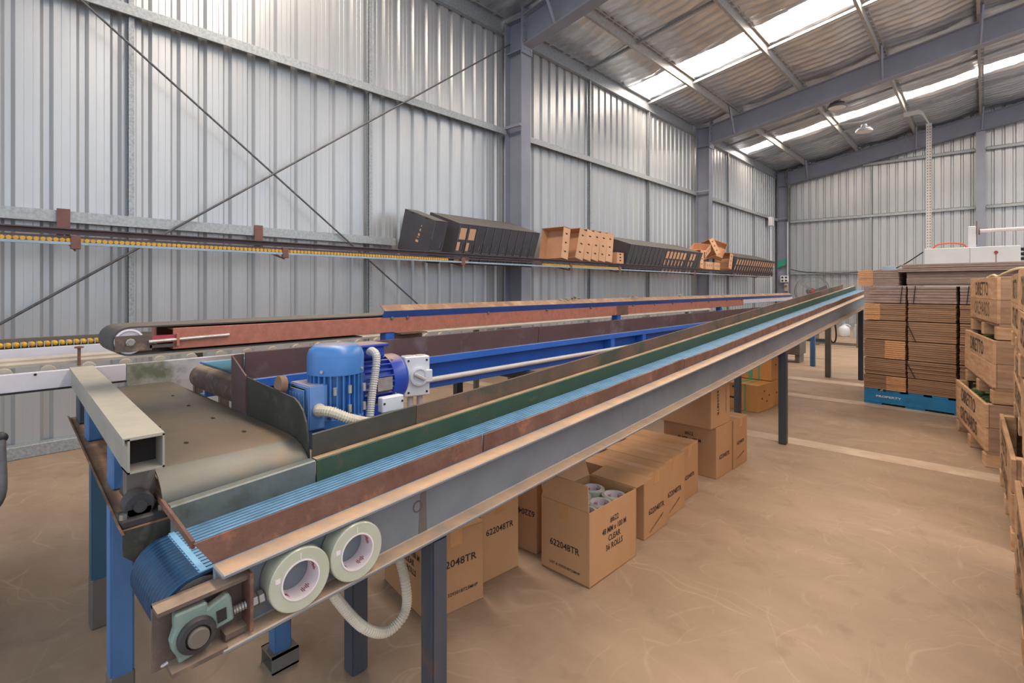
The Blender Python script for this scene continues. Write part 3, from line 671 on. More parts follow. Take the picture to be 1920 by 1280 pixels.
obj('axle_nut', MB().lathe([(.013, 0), (.013, .008), (.009, .009), (.009, .016)], (-1.986, .372, .955), (1, 0, 0), 8), M['steel'], tb_)
for y in (1.345, 3.34, 5.36):
    obj('post', MB().box((-2.045, y-.025, .7952), (-1.995, y+.025, .9225)), M['blue'], rc, bevel=.003)
obj('angle_stub', MB().box((-2.0, 1.37, .882), (-1.99, 1.52, .918)).box((-2.0, 1.37, .914), (-1.95, 1.52, .92)), M['rust'], rc)
for y in (1.35, 1.48, 1.95, 2.45, 2.95, 3.5, 3.9, 4.2, 4.6, 5.0, 5.5, 5.9):
    obj('weld_bead', MB().lathe([(0, -.003), (.007, 0), (.008, .004), (0, .008)], (-1.988, y+random.uniform(-.05, .05), .987), (1, 0, .4), 8), M['leggrey'], rc)
# dry leaves caught on the lip
for y in (2.66, 2.75, 2.82, 3.55, 4.4):
    mb = MB()
    for k in range(7):
        p = Vector((-2.02+random.uniform(-.02, .02), y+random.uniform(-.04, .04), 1.048+random.uniform(0, .012))); a = random.uniform(0, 6.28)
        d = Vector((cos(a), sin(a), random.uniform(-.2, .5)))*.03; n_ = Vector((-sin(a), cos(a), .3))*.009
        mb.poly([p, p+d*.5+n_, p+d, p+d*.5-n_], [(0, 1, 2, 3)])
    o = tag(obj('leaf_litter', mb, M['veglight'], None, at=(-2.02, y, 1.05)), 'clump of dried leaves caught on the blue lip', 'leaves', 'dried leaves on the raised conveyor', 'stuff')

# ================================================================ WHITE ROLLER CONVEYOR
wr = thing('roller_conveyor', 'chipped white roller conveyor with skate wheels behind the chute table', 'conveyor', (-2.9, .5, 0))
runy([(-2.752, .725), (-2.748, .725), (-2.748, .792), (-2.770, .794), (-2.770, .790), (-2.752, .788)], -1.2, .50, 'side_panel', M['whitepaint'], wr)
tag(runy([(-2.752, .70), (-2.748, .70), (-2.748, .792), (-2.770, .794), (-2.770, .790), (-2.752, .788)], .504, 1.25, 'side_panel', M['whitedirty'], wr), 'stained part of the white side panel')
runy([(-2.752, .718), (-2.738, .718), (-2.738, .725), (-2.752, .725)], -1.2, .5, 'bottom_flange', M['hole'], wr)
runy([(-2.96, .800), (-2.90, .800), (-2.90, .812), (-2.935, .818), (-2.935, .826), (-2.96, .835)], -1.2, 7.4, 'guide_rail', M['cream'], wr)
runy([(-3.02, .80), (-2.99, .80), (-2.99, .868), (-3.02, .868)], -1.2, .52, 'back_panel', M['whitepaint'], wr)
runy([(-3.17, .852), (-3.04, .852), (-3.04, .868), (-3.17, .868)], -1.2, 7.4, 'wheel_rail', M['hole'], wr)
wm = MB().lathe([(.012, -.012), (.024, -.011), (.026, 0), (.024, .011), (.012, .012)], (0, 0, 0), (1, 0, 0), 16).mesh('skate_wheel', smooth=40); wm.materials.append(M['cream'])
y = -.9
while y < 2.4:
    o = obj('skate_wheel', wm, None, wr); o.location = Vector((-2.80, y, .788)) - org(wr); y += .128
ym = MB().lathe([(.006, -.03), (.010, -.027), (.0115, 0), (.010, .027), (.006, .03)], (0, 0, 0), (1, 0, 0), 12).mesh('yellow_wheel', smooth=40); ym.materials.append(M['yellow'])
sp = MB().box((-.004, -.0015, -.014), (.004, .0015, .012)).mesh('wheel_spacer'); sp.materials.append(M['bluegrey'])
y = -.30
while y < .72:
    o = obj('yellow_wheel', ym, None, wr); o.location = Vector((-3.085, y, .879)) - org(wr)
    o = obj('wheel_spacer', sp, None, wr); o.location = Vector((-3.05, y+.0125, .880)) - org(wr); y += .025
runy([(-3.20, .80), (-3.17, .80), (-3.17, .90), (-3.20, .90)], -1.2, 2.4, 'back_rail', M['leggrey'], wr)
for u_, z_ in ((-.02, .785), (.10, .785), (.21, .785), (.0, .745), (.02, .745), (.33, .785)):
    obj('bolt_hole', MB().lathe([(.005, 0), (.005, .0012)], (-2.7482, u_, z_), (1, 0, 0), 10), M['hole'], wr)
obj('rail_bolt', MB().lathe([(.006, 0), (.006, .075), (.016, .076), (.016, .082), (.006, .084)], (-2.885, .36, .79), (0, 0, 1), 8), M['rust'], wr)
for y in (-.6, .9, 3.0, 5.2, 7.2):
    for x in (-2.78, -3.18):
        shs(x, y, 0, .80 if x < -3 else .725 if y < 1 else .8, .04, 'leg', M['leggrey'], wr)
    obj('cross_bar', MB().box((-3.2, y-.02, .68), (-2.76, y+.02, .72)), M['leggrey'], wr)

# ================================================================ WALL SHELF (sloping flow rack) and cartons on it
SF = -4.105
SB = -4.152
sh = thing('flow_shelf', 'long sloping wall rack of brown rails and small yellow wheels', 'shelf', (-4.4, 6, 1.4))
runy([(SF, 1.450), (SF+.006, 1.450), (SF+.006, 1.476), (SF+.034, 1.480), (SF+.034, 1.487), (SF, 1.487)], -.9, 14.6, 'front_rail', M['darkrail'], sh)
runy([(SF, 1.428), (SF+.006, 1.428), (SF+.006, 1.441), (SF, 1.441)], -.9, 14.6, 'inner_rail', M['darkrail'], sh)
runy([(SF-.006, 1.388), (SF+.022, 1.388), (SF+.022, 1.404), (SF-.006, 1.404)], -.9, 14.6, 'wheel_channel', M['bluegrey'], sh)
runy([(-4.62, 1.510), (-4.58, 1.497), (-4.58, 1.505), (-4.62, 1.518)], -.9, 14.6, 'back_rail', M['darkrail'], sh)
runy([(-4.42, 1.440), (-4.37, 1.423), (-4.37, 1.431), (-4.42, 1.448)], -.9, 14.6, 'mid_rail', M['darkrail'], sh)
sw = MB().lathe([(.006, -.009), (.0125, -.008), (.0135, 0), (.0125, .008), (.006, .009)], (0, 0, 0), (1, 0, 0), 10).mesh('shelf_wheel', smooth=40); sw.materials.append(M['yellow'])
y = -.06
while y < 6.9:
    if y < 3.45 or 5.0 < y:
        o = obj('shelf_wheel', sw, None, sh); o.location = Vector((SF+.007, y, 1.4155)) - org(sh)
    y += .029
for y in (.49, 1.77, 3.66, 5.6, 6.85, 9.6, 11.7, 13.3):
    k = obj('bracket', MB().box((SF-.004, y-.02, 1.362), (SF+.026, y+.028, 1.445)), M['bracket'], sh, bevel=.003)
    obj('bracket_arm', MB().plate([(SF-.004, y, 1.362), (SF-.004, y, 1.350), (-4.60, y, 1.455), (-4.60, y, 1.488)], (0, .008, 0)), M['bracket'], k)
    if y < 2.5: obj('bracket_strap', MB().box((-4.63, y-.03, 1.46), (-4.62, y+.04, 1.665)), M['bracket'], k)
obj('end_rail', MB().box((SF-.03, 14.56, 1.40), (SF, 14.6, 1.53)).box((SF-.44, 14.56, 1.53), (SF, 14.59, 1.545)), M['darkrail'], sh)

TILT = R(18.6)
def carton(name, Wd, H, D, body, label, group, loc, rot=(0, TILT, 0), style='plain', cat='carton', open_front=False):
    """tray lying on its side: bottom panel at y=0, walls to y=D; x from -Wd (wall side) to 0 (front); z up"""
    t = thing(name, label, cat, loc, group, rot); th = .006
    obj('bottom_panel', MB().box((-Wd, 0 if not open_front else D-th, 0), (0, th if not open_front else D, H)), body, t, True)
    obj('front_wall', MB().box((-th, .001, 0), (0, D-.004, H)), body, t, True)
    obj('back_wall', MB().box((-Wd, .001, 0), (-Wd+th, D-.004, H)), body, t, True)
    obj('end_wall', MB().box((-Wd, .001, H-th), (0, D-.004, H)), body, t, True)
    obj('end_wall', MB().box((-Wd, .001, 0), (0, D-.004, th)), body, t, True)
    e = .0012
    cut = MB()
    if style != 'kraft':
        w = .0025
        cut.box((-.001, .004, H*.55), (e, .004+w, H*.98)); 
        cut.box((-.001, .012, H*.30), (e, D-.03, H*.30+w)).box((-.001, .012, H*.02), (e, .012+w, H*.30))
        cut.box((-.001, D-.045, H*.36), (e, D-.045+.004, H*.50))
        c = obj('cut_edge', cut, M['plate'], t, True)
        obj('hand_slot', MB().box((-.001, D-.040, H*.35), (e*.8, D-.028, H*.50)), M['hole'], t, True)
    else:
        mb = MB()
        for zz in (.22, .5, .78): mb.box((-.001, D*.35, H*zz), (e, D*.62, H*zz+.018))
        for xx in (.3, .7): mb.box((-Wd*xx-.02, D*.4, H-.001), (-Wd*xx+.02, D*.62, H+e))
        obj('vent_holes', mb, M['hole'], t, True)['kind'] = 'stuff'
    if style == 'window':
        for z0, z1, y0, y1 in ((.62, .90, .02, D-.02), (.34, .55, .012, .05), (.03, .24, .02, D-.03)):
            obj('kraft_window', MB().box((-.001, y0, H*z0), (e*1.5, y1, H*z1)), M['kraftlight'], t, True)
    if style == 'mark':
        mb = MB()
        for k, (wd, dx) in enumerate(((.05, 0), (.012, .05), (.05, .07), (.05, .12), (.03, .17))):
            mb.plate([(-Wd*.47 + .012*k - .0, -.0012, H*.36 + dx), (-Wd*.47 + .045 + .012*k*.3, -.0012, H*.36 + dx), (-Wd*.47 + .045 + .012*k*.3, -.0012, H*.36 + dx + wd*.5), (-Wd*.47 + .012*k, -.0012, H*.36 + dx + wd*.5)], (0, .001, 0))
        obj('gold_mark', mb, M['kraftlight'], t, True)
        obj('flap_slot', MB().box((-.40, -.0012, H*.965), (-.36, .001, H*.985)).box((-.16, -.0012, H*.965), (-.11, .001, H*.985)), M['hole'], t, True)
    return t
BW, BH = .53, .44
PIT = .131
z_sh = 1.375
def shelfpos(y): return (SB, y, z_sh)
carton('black_carton', BW, BH, .17, M['blackcard'], 'black carton with gold mark on its broad end, first on the wall rack', 'cartons on the wall rack', shelfpos(3.225), style='mark')
c0 = carton('black_carton', BW, BH, PIT-.004, M['blackcard'], 'black carton with kraft windows, just behind the gold marked carton', 'cartons on the wall rack', shelfpos(3.56), style='window')
dup(c0, shelfpos(3.56+PIT), label='black carton with kraft windows, touching the plain black cartons of the near row')
p0 = carton('black_carton', BW, BH, PIT-.004, M['blackcard'], 'plain black carton of the near rack row, first after the windowed ones', 'cartons on the wall rack', shelfpos(3.56+2*PIT), style='plain')
for k in range(1, 8):
    dup(p0, shelfpos(3.56+(2+k)*PIT), label='plain black carton of the near rack row, %s after the windowed ones' % ORD[k])
# second black row
y = 7.08
for k in range(20):
    win = 9 <= k <= 14 or k in (16, 17)
    dup(c0 if win else p0, (SB, y, z_sh), label='%s black carton of the middle rack row, %s from the leaning kraft trays' % ('windowed' if win else 'plain', ORD[k])); y += .138
y = 11.75
for k in range(17):
    dup(c0, (SB, y, z_sh), label='windowed black carton of the far rack row, %s from the tumbled kraft trays' % ORD[k]); y += .165
# kraft trays
KG = 'kraft trays on the wall rack'
KX, KZ = -4.10, 1.49
k0 = carton('kraft_tray', .38, .43, .15, M['kraftlight'], 'kraft tray with its open side turned to the camera, next to the black cartons', KG, (KX, 5.40, KZ+.024), style='kraft', open_front=True, rot=(R(-9), 0, 0))
k1 = carton('kraft_tray', .38, .43, .165, M['kraftlight'], 'kraft tray leaning on the open one, first of the leaning five', KG, (KX, 5.72, KZ+.044), style='kraft', open_front=True, rot=(R(-15), 0, R(-3)))
for k in range(1, 5):
    dup(k1, (KX, 5.72+k*.19, KZ+.165*sin(R(15-2*k))+.002), (R(-15+2*k), 0, R(-3)), label='leaning kraft tray with small vent holes, %s behind the open one' % ORD[k])
carton('kraft_tray', .30, .17, .22, M['kraftlight'], 'low kraft tray lying flat below the last leaning one', KG, (KX, 6.80, KZ), style='kraft', rot=(0, 0, R(3)))
k2 = carton('kraft_tray', .34, .36, .15, M['kraftlight'], 'tumbled kraft tray lying highest on the pile', KG, (KX, 10.14, KZ+.345), style='kraft', open_front=True, rot=(R(-62), R(8), R(6)))
for loc, rot, lb in (((KX, 9.90, KZ+.017), (R(-6), 0, 0), 'kraft tray standing at the near end of the tumbled pile'),
                     ((KX, 10.17, KZ+.152), (R(-90), 0, 0), 'kraft tray lying flat under the highest tumbled tray'),
                     ((KX, 10.62, KZ+.152), (R(-90), 0, R(3)), 'kraft tray lying flat in the middle of the tumbled pile'),
                     ((KX+.03, 10.66, KZ+.30), (R(20), R(-15), R(-20)), 'tumbled kraft tray tipped forward in the middle of the pile'),
                     ((KX, 11.06, KZ+.26), (R(-25), R(22), R(25)), 'tumbled kraft tray open toward the roof'),
                     ((KX, 11.42, KZ+.05), (R(-14), 0, R(-5)), 'small looking kraft tray at the far end of the tumbled pile')):
    dup(k2, loc, rot, lb)

# ================================================================ CARDBOARD BOXES UNDER THE CONVEYOR
BX, BY, BZ = .335, .232, .282
def cbox(label, corner, rz=0, size=(BX, BY, BZ), body='kraft', texts=(), group='tape boxes under the conveyor', name='cardboard_box', tape=True, flaps=True):
    """corner: the +x,-y bottom corner in world"""
    t = thing(name, label, 'box', corner, group, (0, 0, rz)); sx, sy, sz = size
    obj('box_body', MB().box((-sx, 0, 0), (0, sy, sz-.004)), M[body], t, True, bevel=.0025)
    if flaps:
        for a, b in ((0, sy/2-.0015), (sy/2+.0015, sy)):
            obj('top_flap', MB().box((-sx, a, sz-.004), (0, b, sz)), M[body], t, True, bevel=.0012)
    if tape:
        obj('tape_strip', MB().box((-sx-.0005, sy/2-.024, sz), (.0006, sy/2+.024, sz+.0006)).box((0, sy/2-.024, sz-.055), (.0007, sy/2+.024, sz)), M['ctape'], t, True)
    for face, txt, u, v, h, w, rot in texts:
        if face == 'X': o, r_, up = Vector((0, u*sy, v*sz)), Vector((0, 1, 0)), Vector((0, 0, 1))
        else: o, r_, up = Vector((-sx+u*sx, 0, v*sz)), Vector((1, 0, 0)), Vector((0, 0, 1))
        if rot: r_, up = [Matrix.Rotation(R(rot), 3, r_.cross(up)) @ q for q in (r_, up)]
        lettering(txt, t, o, r_, up, h, M['ink'], w)
    return t
NUM = ('X', '622048TR', .5, .40, .036, .15, 0)
LOT = ('X', 'LOT # 3295018723MHP', .5, .14, .017, .17, 0)
def four(face, s=1.0): return [(face, '#622', .5, .80, .030, .055, 0), (face, '48 MM x 100 M', .5, .69, .030, .15, 0), (face, 'CLEAR', .5, .58, .030, .075, 0), (face, '36 ROLLS', .5, .47, .030, .10, 0)]
NUMV = ('X', '622048TR', .62, .5, .034, .12, 0)
cbox('closed tape box behind the open one, its end touching the open flap', (-1.112, 2.075, 0), 0, texts=[NUM, ('X', 'LOT # 3295018723MHP', .5, .16, .012, .14, 20)])
cbox('closed tape box third from the open one in the row of tape boxes', (-1.135, 2.312, 0), 0, texts=[NUM, ('X', 'LOT # 3295018723MHP', .5, .16, .012, .12, 20)])
cbox('closed tape box at the far end of the low row, half hidden by its neighbour', (-1.16, 2.55, 0), R(1), texts=[('X', '622048TR', .5, .42, .03, .12, 0)])
cbox('tape box at the bottom of the two-high stack, clear rolls print on its shaded side', (-1.155, 3.02, 0), R(-2), size=(.335, .235, .30), texts=[NUM, *four('Y')])
cbox('tape box lying on top of the two-high stack with sideways number', (-1.165, 2.97, .301), R(-3), size=(.335, .26, .282), texts=[('X', '622048TR', .35, .5, .036, .15, -90), ('X', 'LOT # 3295018723MHP', .78, .5, .012, .14, -90)])
cbox('tape box standing beside the two-high stack, farthest along the belt', (-1.14, 3.262, 0), R(-1), size=(.3, .232, .30), texts=[('X', '622048TR', .5, .5, .03, .12, 0), ('X', 'LOT # 3295018723MHP', .5, .22, .012, .13, 10)])
cbox('tape box by the two dark near legs, lot number on its lit end', (-1.375, 1.07, 0), R(-9), texts=[('X', '622048TR', .5, .60, .036, .17, 0), ('X', 'LOT # 3295018723MHP', .5, .22, .017, .18, 0), ('Y', '#622', .62, .80, .030, .055, 0), ('Y', '48 MM x 100 M', .62, .69, .030, .15, 0), ('Y', 'CLEAR', .62, .58, .030, .075, 0), ('Y', '36 ROLLS', .62, .47, .030, .10, 0)])
cbox('tape box between the lot number box and the shaded upside down box', (-1.405, 1.345, 0), R(-5), size=(.3, .20, .30), texts=[('X', '622048TR', .5, .62, .034, .14, 0)])
cbox('shaded tape box standing upside down behind the open box', (-1.39, 1.66, 0), R(4), size=(.3, .25, .30), texts=[('Y', '622048TR', .72, .55, .036, .15, 180)])
cbox('tape box behind the low row, only its shaded top edge showing', (-1.50, 2.2, 0), R(2), size=(.3, .5, .30), tape=False)
# open box
ob = thing('cardboard_box', 'open cardboard tape box with raised flap and rolls of tape inside', 'box', (-1.085, 1.605, 0), None, (0, 0, R(-1.5)))
ox, oy, oz, th = .238, .335, .282, .005
for n_, lo, hi in (('side_panel', (-ox, 0, 0), (0, th, oz)), ('side_panel', (-ox, oy-th, 0), (0, oy, oz)), ('side_panel', (-ox, th, 0), (-ox+th, oy-th, oz)), ('side_panel', (-th, th, 0), (0, oy-th, oz)), ('bottom_panel', (-ox, 0, 0), (0, oy, .006))):
    obj(n_, MB().box(lo, hi), M['kraft'], ob, True, bevel=.001)
obj('raised_flap', MB().plate([(-ox, 0, oz+.001), (-.004, 0, oz+.001), (-.012, .004, oz+.098), (-ox+.03, .004, oz+.098)], (0, .004, 0)), M['kraft'], ob, True)
obj('raised_flap', MB().plate([(-ox, .01, oz+.001), (-ox, oy-.01, oz+.001), (-ox-.03, oy-.02, oz+.115), (-ox-.03, .02, oz+.115)], (.004, 0, 0)), M['kraftlight'], ob, True)
obj('folded_flap', MB().plate([(-ox+.01, oy-.002, oz+.001), (0, oy-.002, oz+.001), (.02, oy+.10, oz+.018), (-ox+.02, oy+.10, oz+.018)], (0, 0, .004)), M['kraft'], ob, True)
obj('tape_strip', MB().box((-ox*.62, -.0008, oz-.055), (-ox*.42, 0, oz)), M['ctape'], ob, True)
for txt, u, v, h, w in (('622048TR', .5, .42, .036, .145), ('LOT # 3295018723MHP', .5, .13, .014, .15)):
    lettering(txt, ob, (-ox+u*ox, 0, v*oz), (1, 0, 0), (0, 0, 1), h, M['ink'], w)
for txt, v, w in (('#622', .76, .06), ('48 MM x 100 M', .64, .17), ('CLEAR', .52, .085), ('36 ROLLS', .40, .12)):
    lettering(txt, ob, (0, oy*.5, v*oz), (0, 1, 0), (0, 0, 1), .032, M['ink'], w)
RG = 'tape rolls in the open box'
r0 = tape_roll('roll of tape lying in the open box against its print side', (-1.147, 1.668, .232), .0525, 'Z', RG)
for (x, y), lb in zip(((-1.255, 1.668), (-1.147, 1.774), (-1.255, 1.774), (-1.147, 1.879), (-1.255, 1.88)),
                      ('roll of tape lying under the raised flap of the open box', 'middle roll of tape on the print side of the open box', 'middle roll of tape on the dark side of the open box', 'roll of tape at the far print side corner of the open box', 'roll of tape in the far dark corner of the open box')):
    dup(r0, (x, y, .232), label=lb)
obj('rolls_below', MB().box((-ox+.02, .02, .006), (-.035, oy-.02, .205)), M['tape'], ob, True)

# strapped orange boxes
sb = thing('cardboard_box', 'orange kraft box with green strap in front of the taller strapped box', 'box', (-1.49, 4.86, 0), 'strapped orange boxes', (0, 0, R(-6)))
def strapped(t, sx, sy, sz, txts):
    obj('box_body', MB().box((-sx, 0, 0), (0, sy, sz)), M['kraftorange'], t, True, bevel=.004)
    obj('green_band', MB().box((-sx*.42, -.0012, 0), (-sx*.34, sy, sz+.0012)), M['greenstrap'], t, True)
    obj('green_band', MB().box((-sx*.24, -.0012, 0), (-sx*.21, sy, sz+.0012)), M['greenstrap'], t, True)
    mb = MB()
    for x, z, w in txts: mb.box((-sx*x, -.0012, sz*z), (-sx*x+w, 0, sz*z+.016))
    for y_, z in ((.25, .45), (.4, .7), (.55, .3), (.7, .5)): mb.box((0, sy*y_, sz*z), (.0012, sy*y_+.02, sz*z+.016))
    obj('print_marks', mb, M['ink'], t, True)['kind'] = 'stuff'
strapped(sb, .50, .34, .245, ((.70, .45, .07), (.72, .70, .10), (.72, .58, .05), (.72, .36, .08), (.72, .24, .09), (.46, .83, .03), (.52, .42, .06)))
sb2 = thing('cardboard_box', 'orange kraft box stacked on the strapped ones, just below the belt channel', 'box', (-1.46, 5.16, .25), 'strapped orange boxes', (0, 0, R(-4)))
strapped(sb2, .5, .4, .30, ((.98, .35, .16), (.98, .45, .12), (.55, .6, .1), (.9, .2, .1)))
sb3 = thing('cardboard_box', 'orange kraft box under the stacked orange box, partly behind the dark leg', 'box', (-1.47, 5.22, 0), 'strapped orange boxes', (0, 0, R(-4)))
strapped(sb3, .5, .4, .248, ((.98, .35, .16), (.98, .6, .12), (.55, .6, .1), (.9, .2, .1)))

# ================================================================ THINGS BEYOND, UNDER THE FAR CONVEYORS
bk = thing('bucket', 'black plastic bucket on the floor beyond the strapped boxes', 'bucket', (-1.85, 6.77, 0))
obj('bucket_shell', MB().lathe([(.055, 0), (.058, .003), (.072, .19), (.078, .19), (.078, .20), (.068, .20), (.053, .006)], (0, 0, 0), (0, 0, 1), 24), M['bin'], bk, True, smooth=40)
obj('bucket_handle', MB().tube([(.078*cos(t), .078*sin(t)*.3, .195+.05*sin(t)) for t in [pi*k/12 for k in range(13)]], .003, 6), M['steel'], bk, True)
jg = thing('plastic_jug', 'white translucent plastic jug on the floor beyond the conveyor legs', 'jug', (-2.36, 13.8, 0))
obj('jug_body', MB().lathe([(.10, 0), (.115, .015), (.115, .17), (.09, .22), (.035, .255), (.03, .27), (.03, .29)], (0, 0, 0), (0, 0, 1), 20), M['jug'], jg, True, smooth=50)
obj('jug_handle', MB().tube([(.09, 0, .20), (.12, 0, .24), (.08, 0, .268), (.03, 0, .27)], .012, 8), M['jug'], jg, True, smooth=50)
obj('jug_cap', MB().lathe([(.033, .285), (.033, .31)], (0, 0, 0), (0, 0, 1), 14), M['bluegrey'], jg, True)
bt = thing('water_bottle', 'clear plastic bottle standing beside the white jug', 'bottle', (-2.1, 13.6, 0))
obj('bottle_body', MB().lathe([(.05, 0), (.055, .01), (.055, .12), (.05, .13), (.055, .14), (.055, .2), (.02, .26), (.018, .28)], (0, 0, 0), (0, 0, 1), 16), M['clear'], bt, True, smooth=50)
obj('bottle_cap', MB().lathe([(.02, .275), (.02, .295)], (0, 0, 0), (0, 0, 1), 12), M['white'], bt, True)
fr = thing('steel_frame', 'dark steel floor frame beyond the far conveyor legs', 'frame', (-2.06, 11.4, 0))
for x in (-2.40, -1.72): obj('upright', MB().box((x-.03, 11.37, 0), (x+.03, 11.43, .75)), M['leggrey'], fr)
for z in (.05, .72): obj('cross_bar', MB().box((-2.40, 11.38, z-.025), (-1.72, 11.42, z+.025)), M['leggrey'], fr)
fr2 = thing('low_trestle', 'low dark trestle between the blue leg and the grey leg', 'trestle', (-2.0, 9.2, 0))
obj('top_bar', MB().box((-2.6, 9.17, .27), (-1.75, 9.23, .32)), M['legdark'], fr2)
for x in (-2.55, -1.8): obj('trestle_leg', MB().box((x-.025, 9.18, 0), (x+.025, 9.22, .27)), M['legdark'], fr2)
lw = thing('machine_base', 'brown machine base on the floor behind the dark front leg', 'machine', (-2.2, 8.6, 0))
obj('base_body', MB().box((-2.5, 8.45, .12), (-2.0, 8.8, .42)), M['leggrey'], lw, bevel=.01)
for x in (-2.45, -2.05): obj('base_foot', MB().box((x-.03, 8.5, 0), (x+.03, 8.75, .12)), M['leggrey'], lw)
obj('oil_can', MB().lathe([(.05, .42), (.05, .55), (.02, .58)], (-2.1, 8.55, 0), (0, 0, 1), 14), M['whitebox'], lw, smooth=40)
hose('power_cable', 'black cable loops hanging beside the grey conveyor leg', 'cable', [(-1.55, 7.9, .85), (-1.52, 7.9, .55), (-1.50, 7.9, .42), (-1.46, 7.9, .40), (-1.44, 7.9, .50), (-1.46, 7.9, .72), (-1.47, 7.9, .86)], .010, M['cable'], ribs=False)
# pedestal fan
fn = thing('pedestal_fan', 'large grey pedestal fan behind the far end of the conveyors', 'fan', (-3.25, 14.9, 0))
RF = .40
mb = MB()
fd = Vector((.5, -.85, 0)).normalized(); fu = Vector((0, 0, 1)); fs = fd.cross(fu)
hub = Vector((0, 0, 1.02))
def circ(r, off): return [hub + fd*off + fs*(r*cos(2*pi*k/36)) + fu*(r*sin(2*pi*k/36)) for k in range(37)]
for r, off, rr in ((RF, 0, .007), (RF*.98, .08, .005), (RF*.98, -.08, .005), (RF*.66, .10, .002), (RF*.36, .115, .002)): mb.tube(circ(r, off), rr, 6, caps=False)
for k in range(40):
    a = 2*pi*k/40; d = fs*cos(a) + fu*sin(a)
    mb.tube([hub + d*.06 + fd*.12, hub + d*RF*.6 + fd*.105, hub + d*RF*.98 + fd*.05, hub + d*RF], .0013, 4)
obj('fan_guard', mb, M['fanwire'], fn, True)
for k in range(3):
    a = 2*pi*k/3 + .75; d = fs*cos(a) + fu*sin(a); e = fd.cross(d)
    obj('fan_blade', MB().plate([hub + d*.06 + e*.03 + fd*.01, hub + d*RF*.9 + e*.055 + fd*.03, hub + d*RF*.92 - e*.05 - fd*.02, hub + d*.06 - e*.03 - fd*.01], fd*.004), M['darklamp'], fn, True)
obj('fan_hub', MB().lathe([(.05, 0), (.05, .05), (.03, .06)], hub, fd, 18), M['red'], fn, True)
obj('fan_motor', MB().lathe([(.08, -.2), (.09, -.16), (.09, -.03)], hub, fd, 20), M['darklamp'], fn, True, smooth=40)
obj('fan_pole', MB().tube([(-.06, .1, .03), (-.06, .1, .95)], .022, 12), M['darklamp'], fn, True, smooth=60)
obj('fan_base', MB().lathe([(.28, 0), (.28, .02), (.05, .05)], (-.06, .1, 0), (0, 0, 1), 28), M['darklamp'], fn, True, smooth=40)

# ================================================================ BLUE PALLET WITH FLAT CARTONS
PA = math.atan2(-.147, .989)
pl = thing('pallet', 'blue painted timber pallet under the stack of flat cartons', 'pallet', (-.865, 6.036, 0), None, (0, 0, PA))
for k in range(3):
    y = (0, .56, 1.125)[k]
    obj('bearer', MB().box((0, y, .018), (1.165, y+.04, .128)), M['palletblue'], pl, True, bevel=.003)
for k in range(7):
    x = k*.175
    obj('deck_board', MB().box((x, 0, .128), (x+.115, 1.165, .148)), M['palletblue'], pl, True, bevel=.002)
for k in range(4):
    x = (.0, .33, .68, 1.02)[k]
    obj('base_board', MB().box((x, 0, 0), (x+.145, 1.165, .018)), M['palletblue'], pl, True)
lettering('PROPERTY', pl, (.20, 0, .082), (1, 0, 0), (0, 0, 1), .026, M['white'], .20, bold=.02)
pm = rotz(PA)
def ppos(x, y, z): v = pm @ Vector((x, y, 0)); return (-.865+v.x, 6.036+v.y, z)
ZL = [.15, .29, .452, .63, .815, .98, 1.145, 1.30]
XL = ((.0, .333), (.350, .695), (.718, 1.10))
names = ['resting on the blue pallet', 'second from the pallet', 'third from the pallet', 'fourth from the pallet', 'fifth from the pallet', 'second from the top', 'topmost']
sheet_mesh = {}
for li in range(7):
    for ci in range(3 if li < 6 else 2):
        z0, z1 = ZL[li], ZL[li+1]-.006; n = 9 if li != 5 else 6
        if li == 6 and ci == 1: z1 = 1.265
        x0, x1 = XL[ci]
        if li == 6: x0, x1 = ((-.05, .28), (.340, 1.09))[ci]
        x0 += random.uniform(-.003, .003); x1 += random.uniform(-.003, .003)
        g = M['kraftgrey'] if li >= 5 else M['kraftbrown']
        t = thing('carton_bundle', 'flat %s carton bundle, %s, in the %s column' % (('brown', 'dusty')[li >= 5], names[li], ('conveyor side', 'middle' if li < 6 else 'wide crate side', 'crate side')[ci]), 'cartons', ppos(x0, 0, z0), 'flat carton bundles on the blue pallet', (0, 0, PA))
        h = (z1-z0)/n; w = x1-x0
        ck = (li, ci) in ((0, 0), (2, 0), (4, 0), (6, 0))
        cut = {(0, 0): (.55, 1), (2, 0): (.52, 1), (4, 0): (0, .40), (6, 0): (0, .38)}.get((li, ci))
        sm = MB().box((0, 0, 0), (w, 1.12, h*.90)).mesh('flat_carton', bevel=.002); sm.materials.append(g)
        ce_ = None
        if cut:
            ce_ = MB().box((cut[0]*w, -.006, h*.05), (cut[1]*w, .001, h*.88)).mesh('cut_edge'); ce_.materials.append(M['kraftcut'])
        for k in range(n):
            o = obj('flat_carton', sm, None, t, True); o.location = (random.uniform(-.002, .002), random.uniform(-.008, .003), k*h)
            if ce_ is not None: obj('cut_edge', ce_, None, o, True)
        if li == 5 or (li, ci) in ((3, 1), (1, 1)):
            for xx in ((.86,) if ci == 0 else (.10,)) if li == 5 else (.03,):
                obj('twine', MB().tube([(w*xx+.01, -.016, 0), (w*xx+.025, -.018, z1-z0)] if li == 5 else [(w*xx+.05, -.016, 0), (w*xx-.02, -.018, z1-z0)], .004, 5), M['cable'], t, True)
tt = thing('carton_bundle', 'wide dusty flat carton sheets laid over the top of the pallet stack', 'cartons', ppos(.30, -.02, 1.268), 'flat carton bundles on the blue pallet', (0, 0, PA))
for k in range(4):
    o = obj('flat_carton', MB().box((random.uniform(-.02, .02), random.uniform(-.02, .0), k*.018), (.93+random.uniform(-.02, .03), 1.1, k*.018+.0165)), M['kraftgrey'], tt, True, bevel=.002)

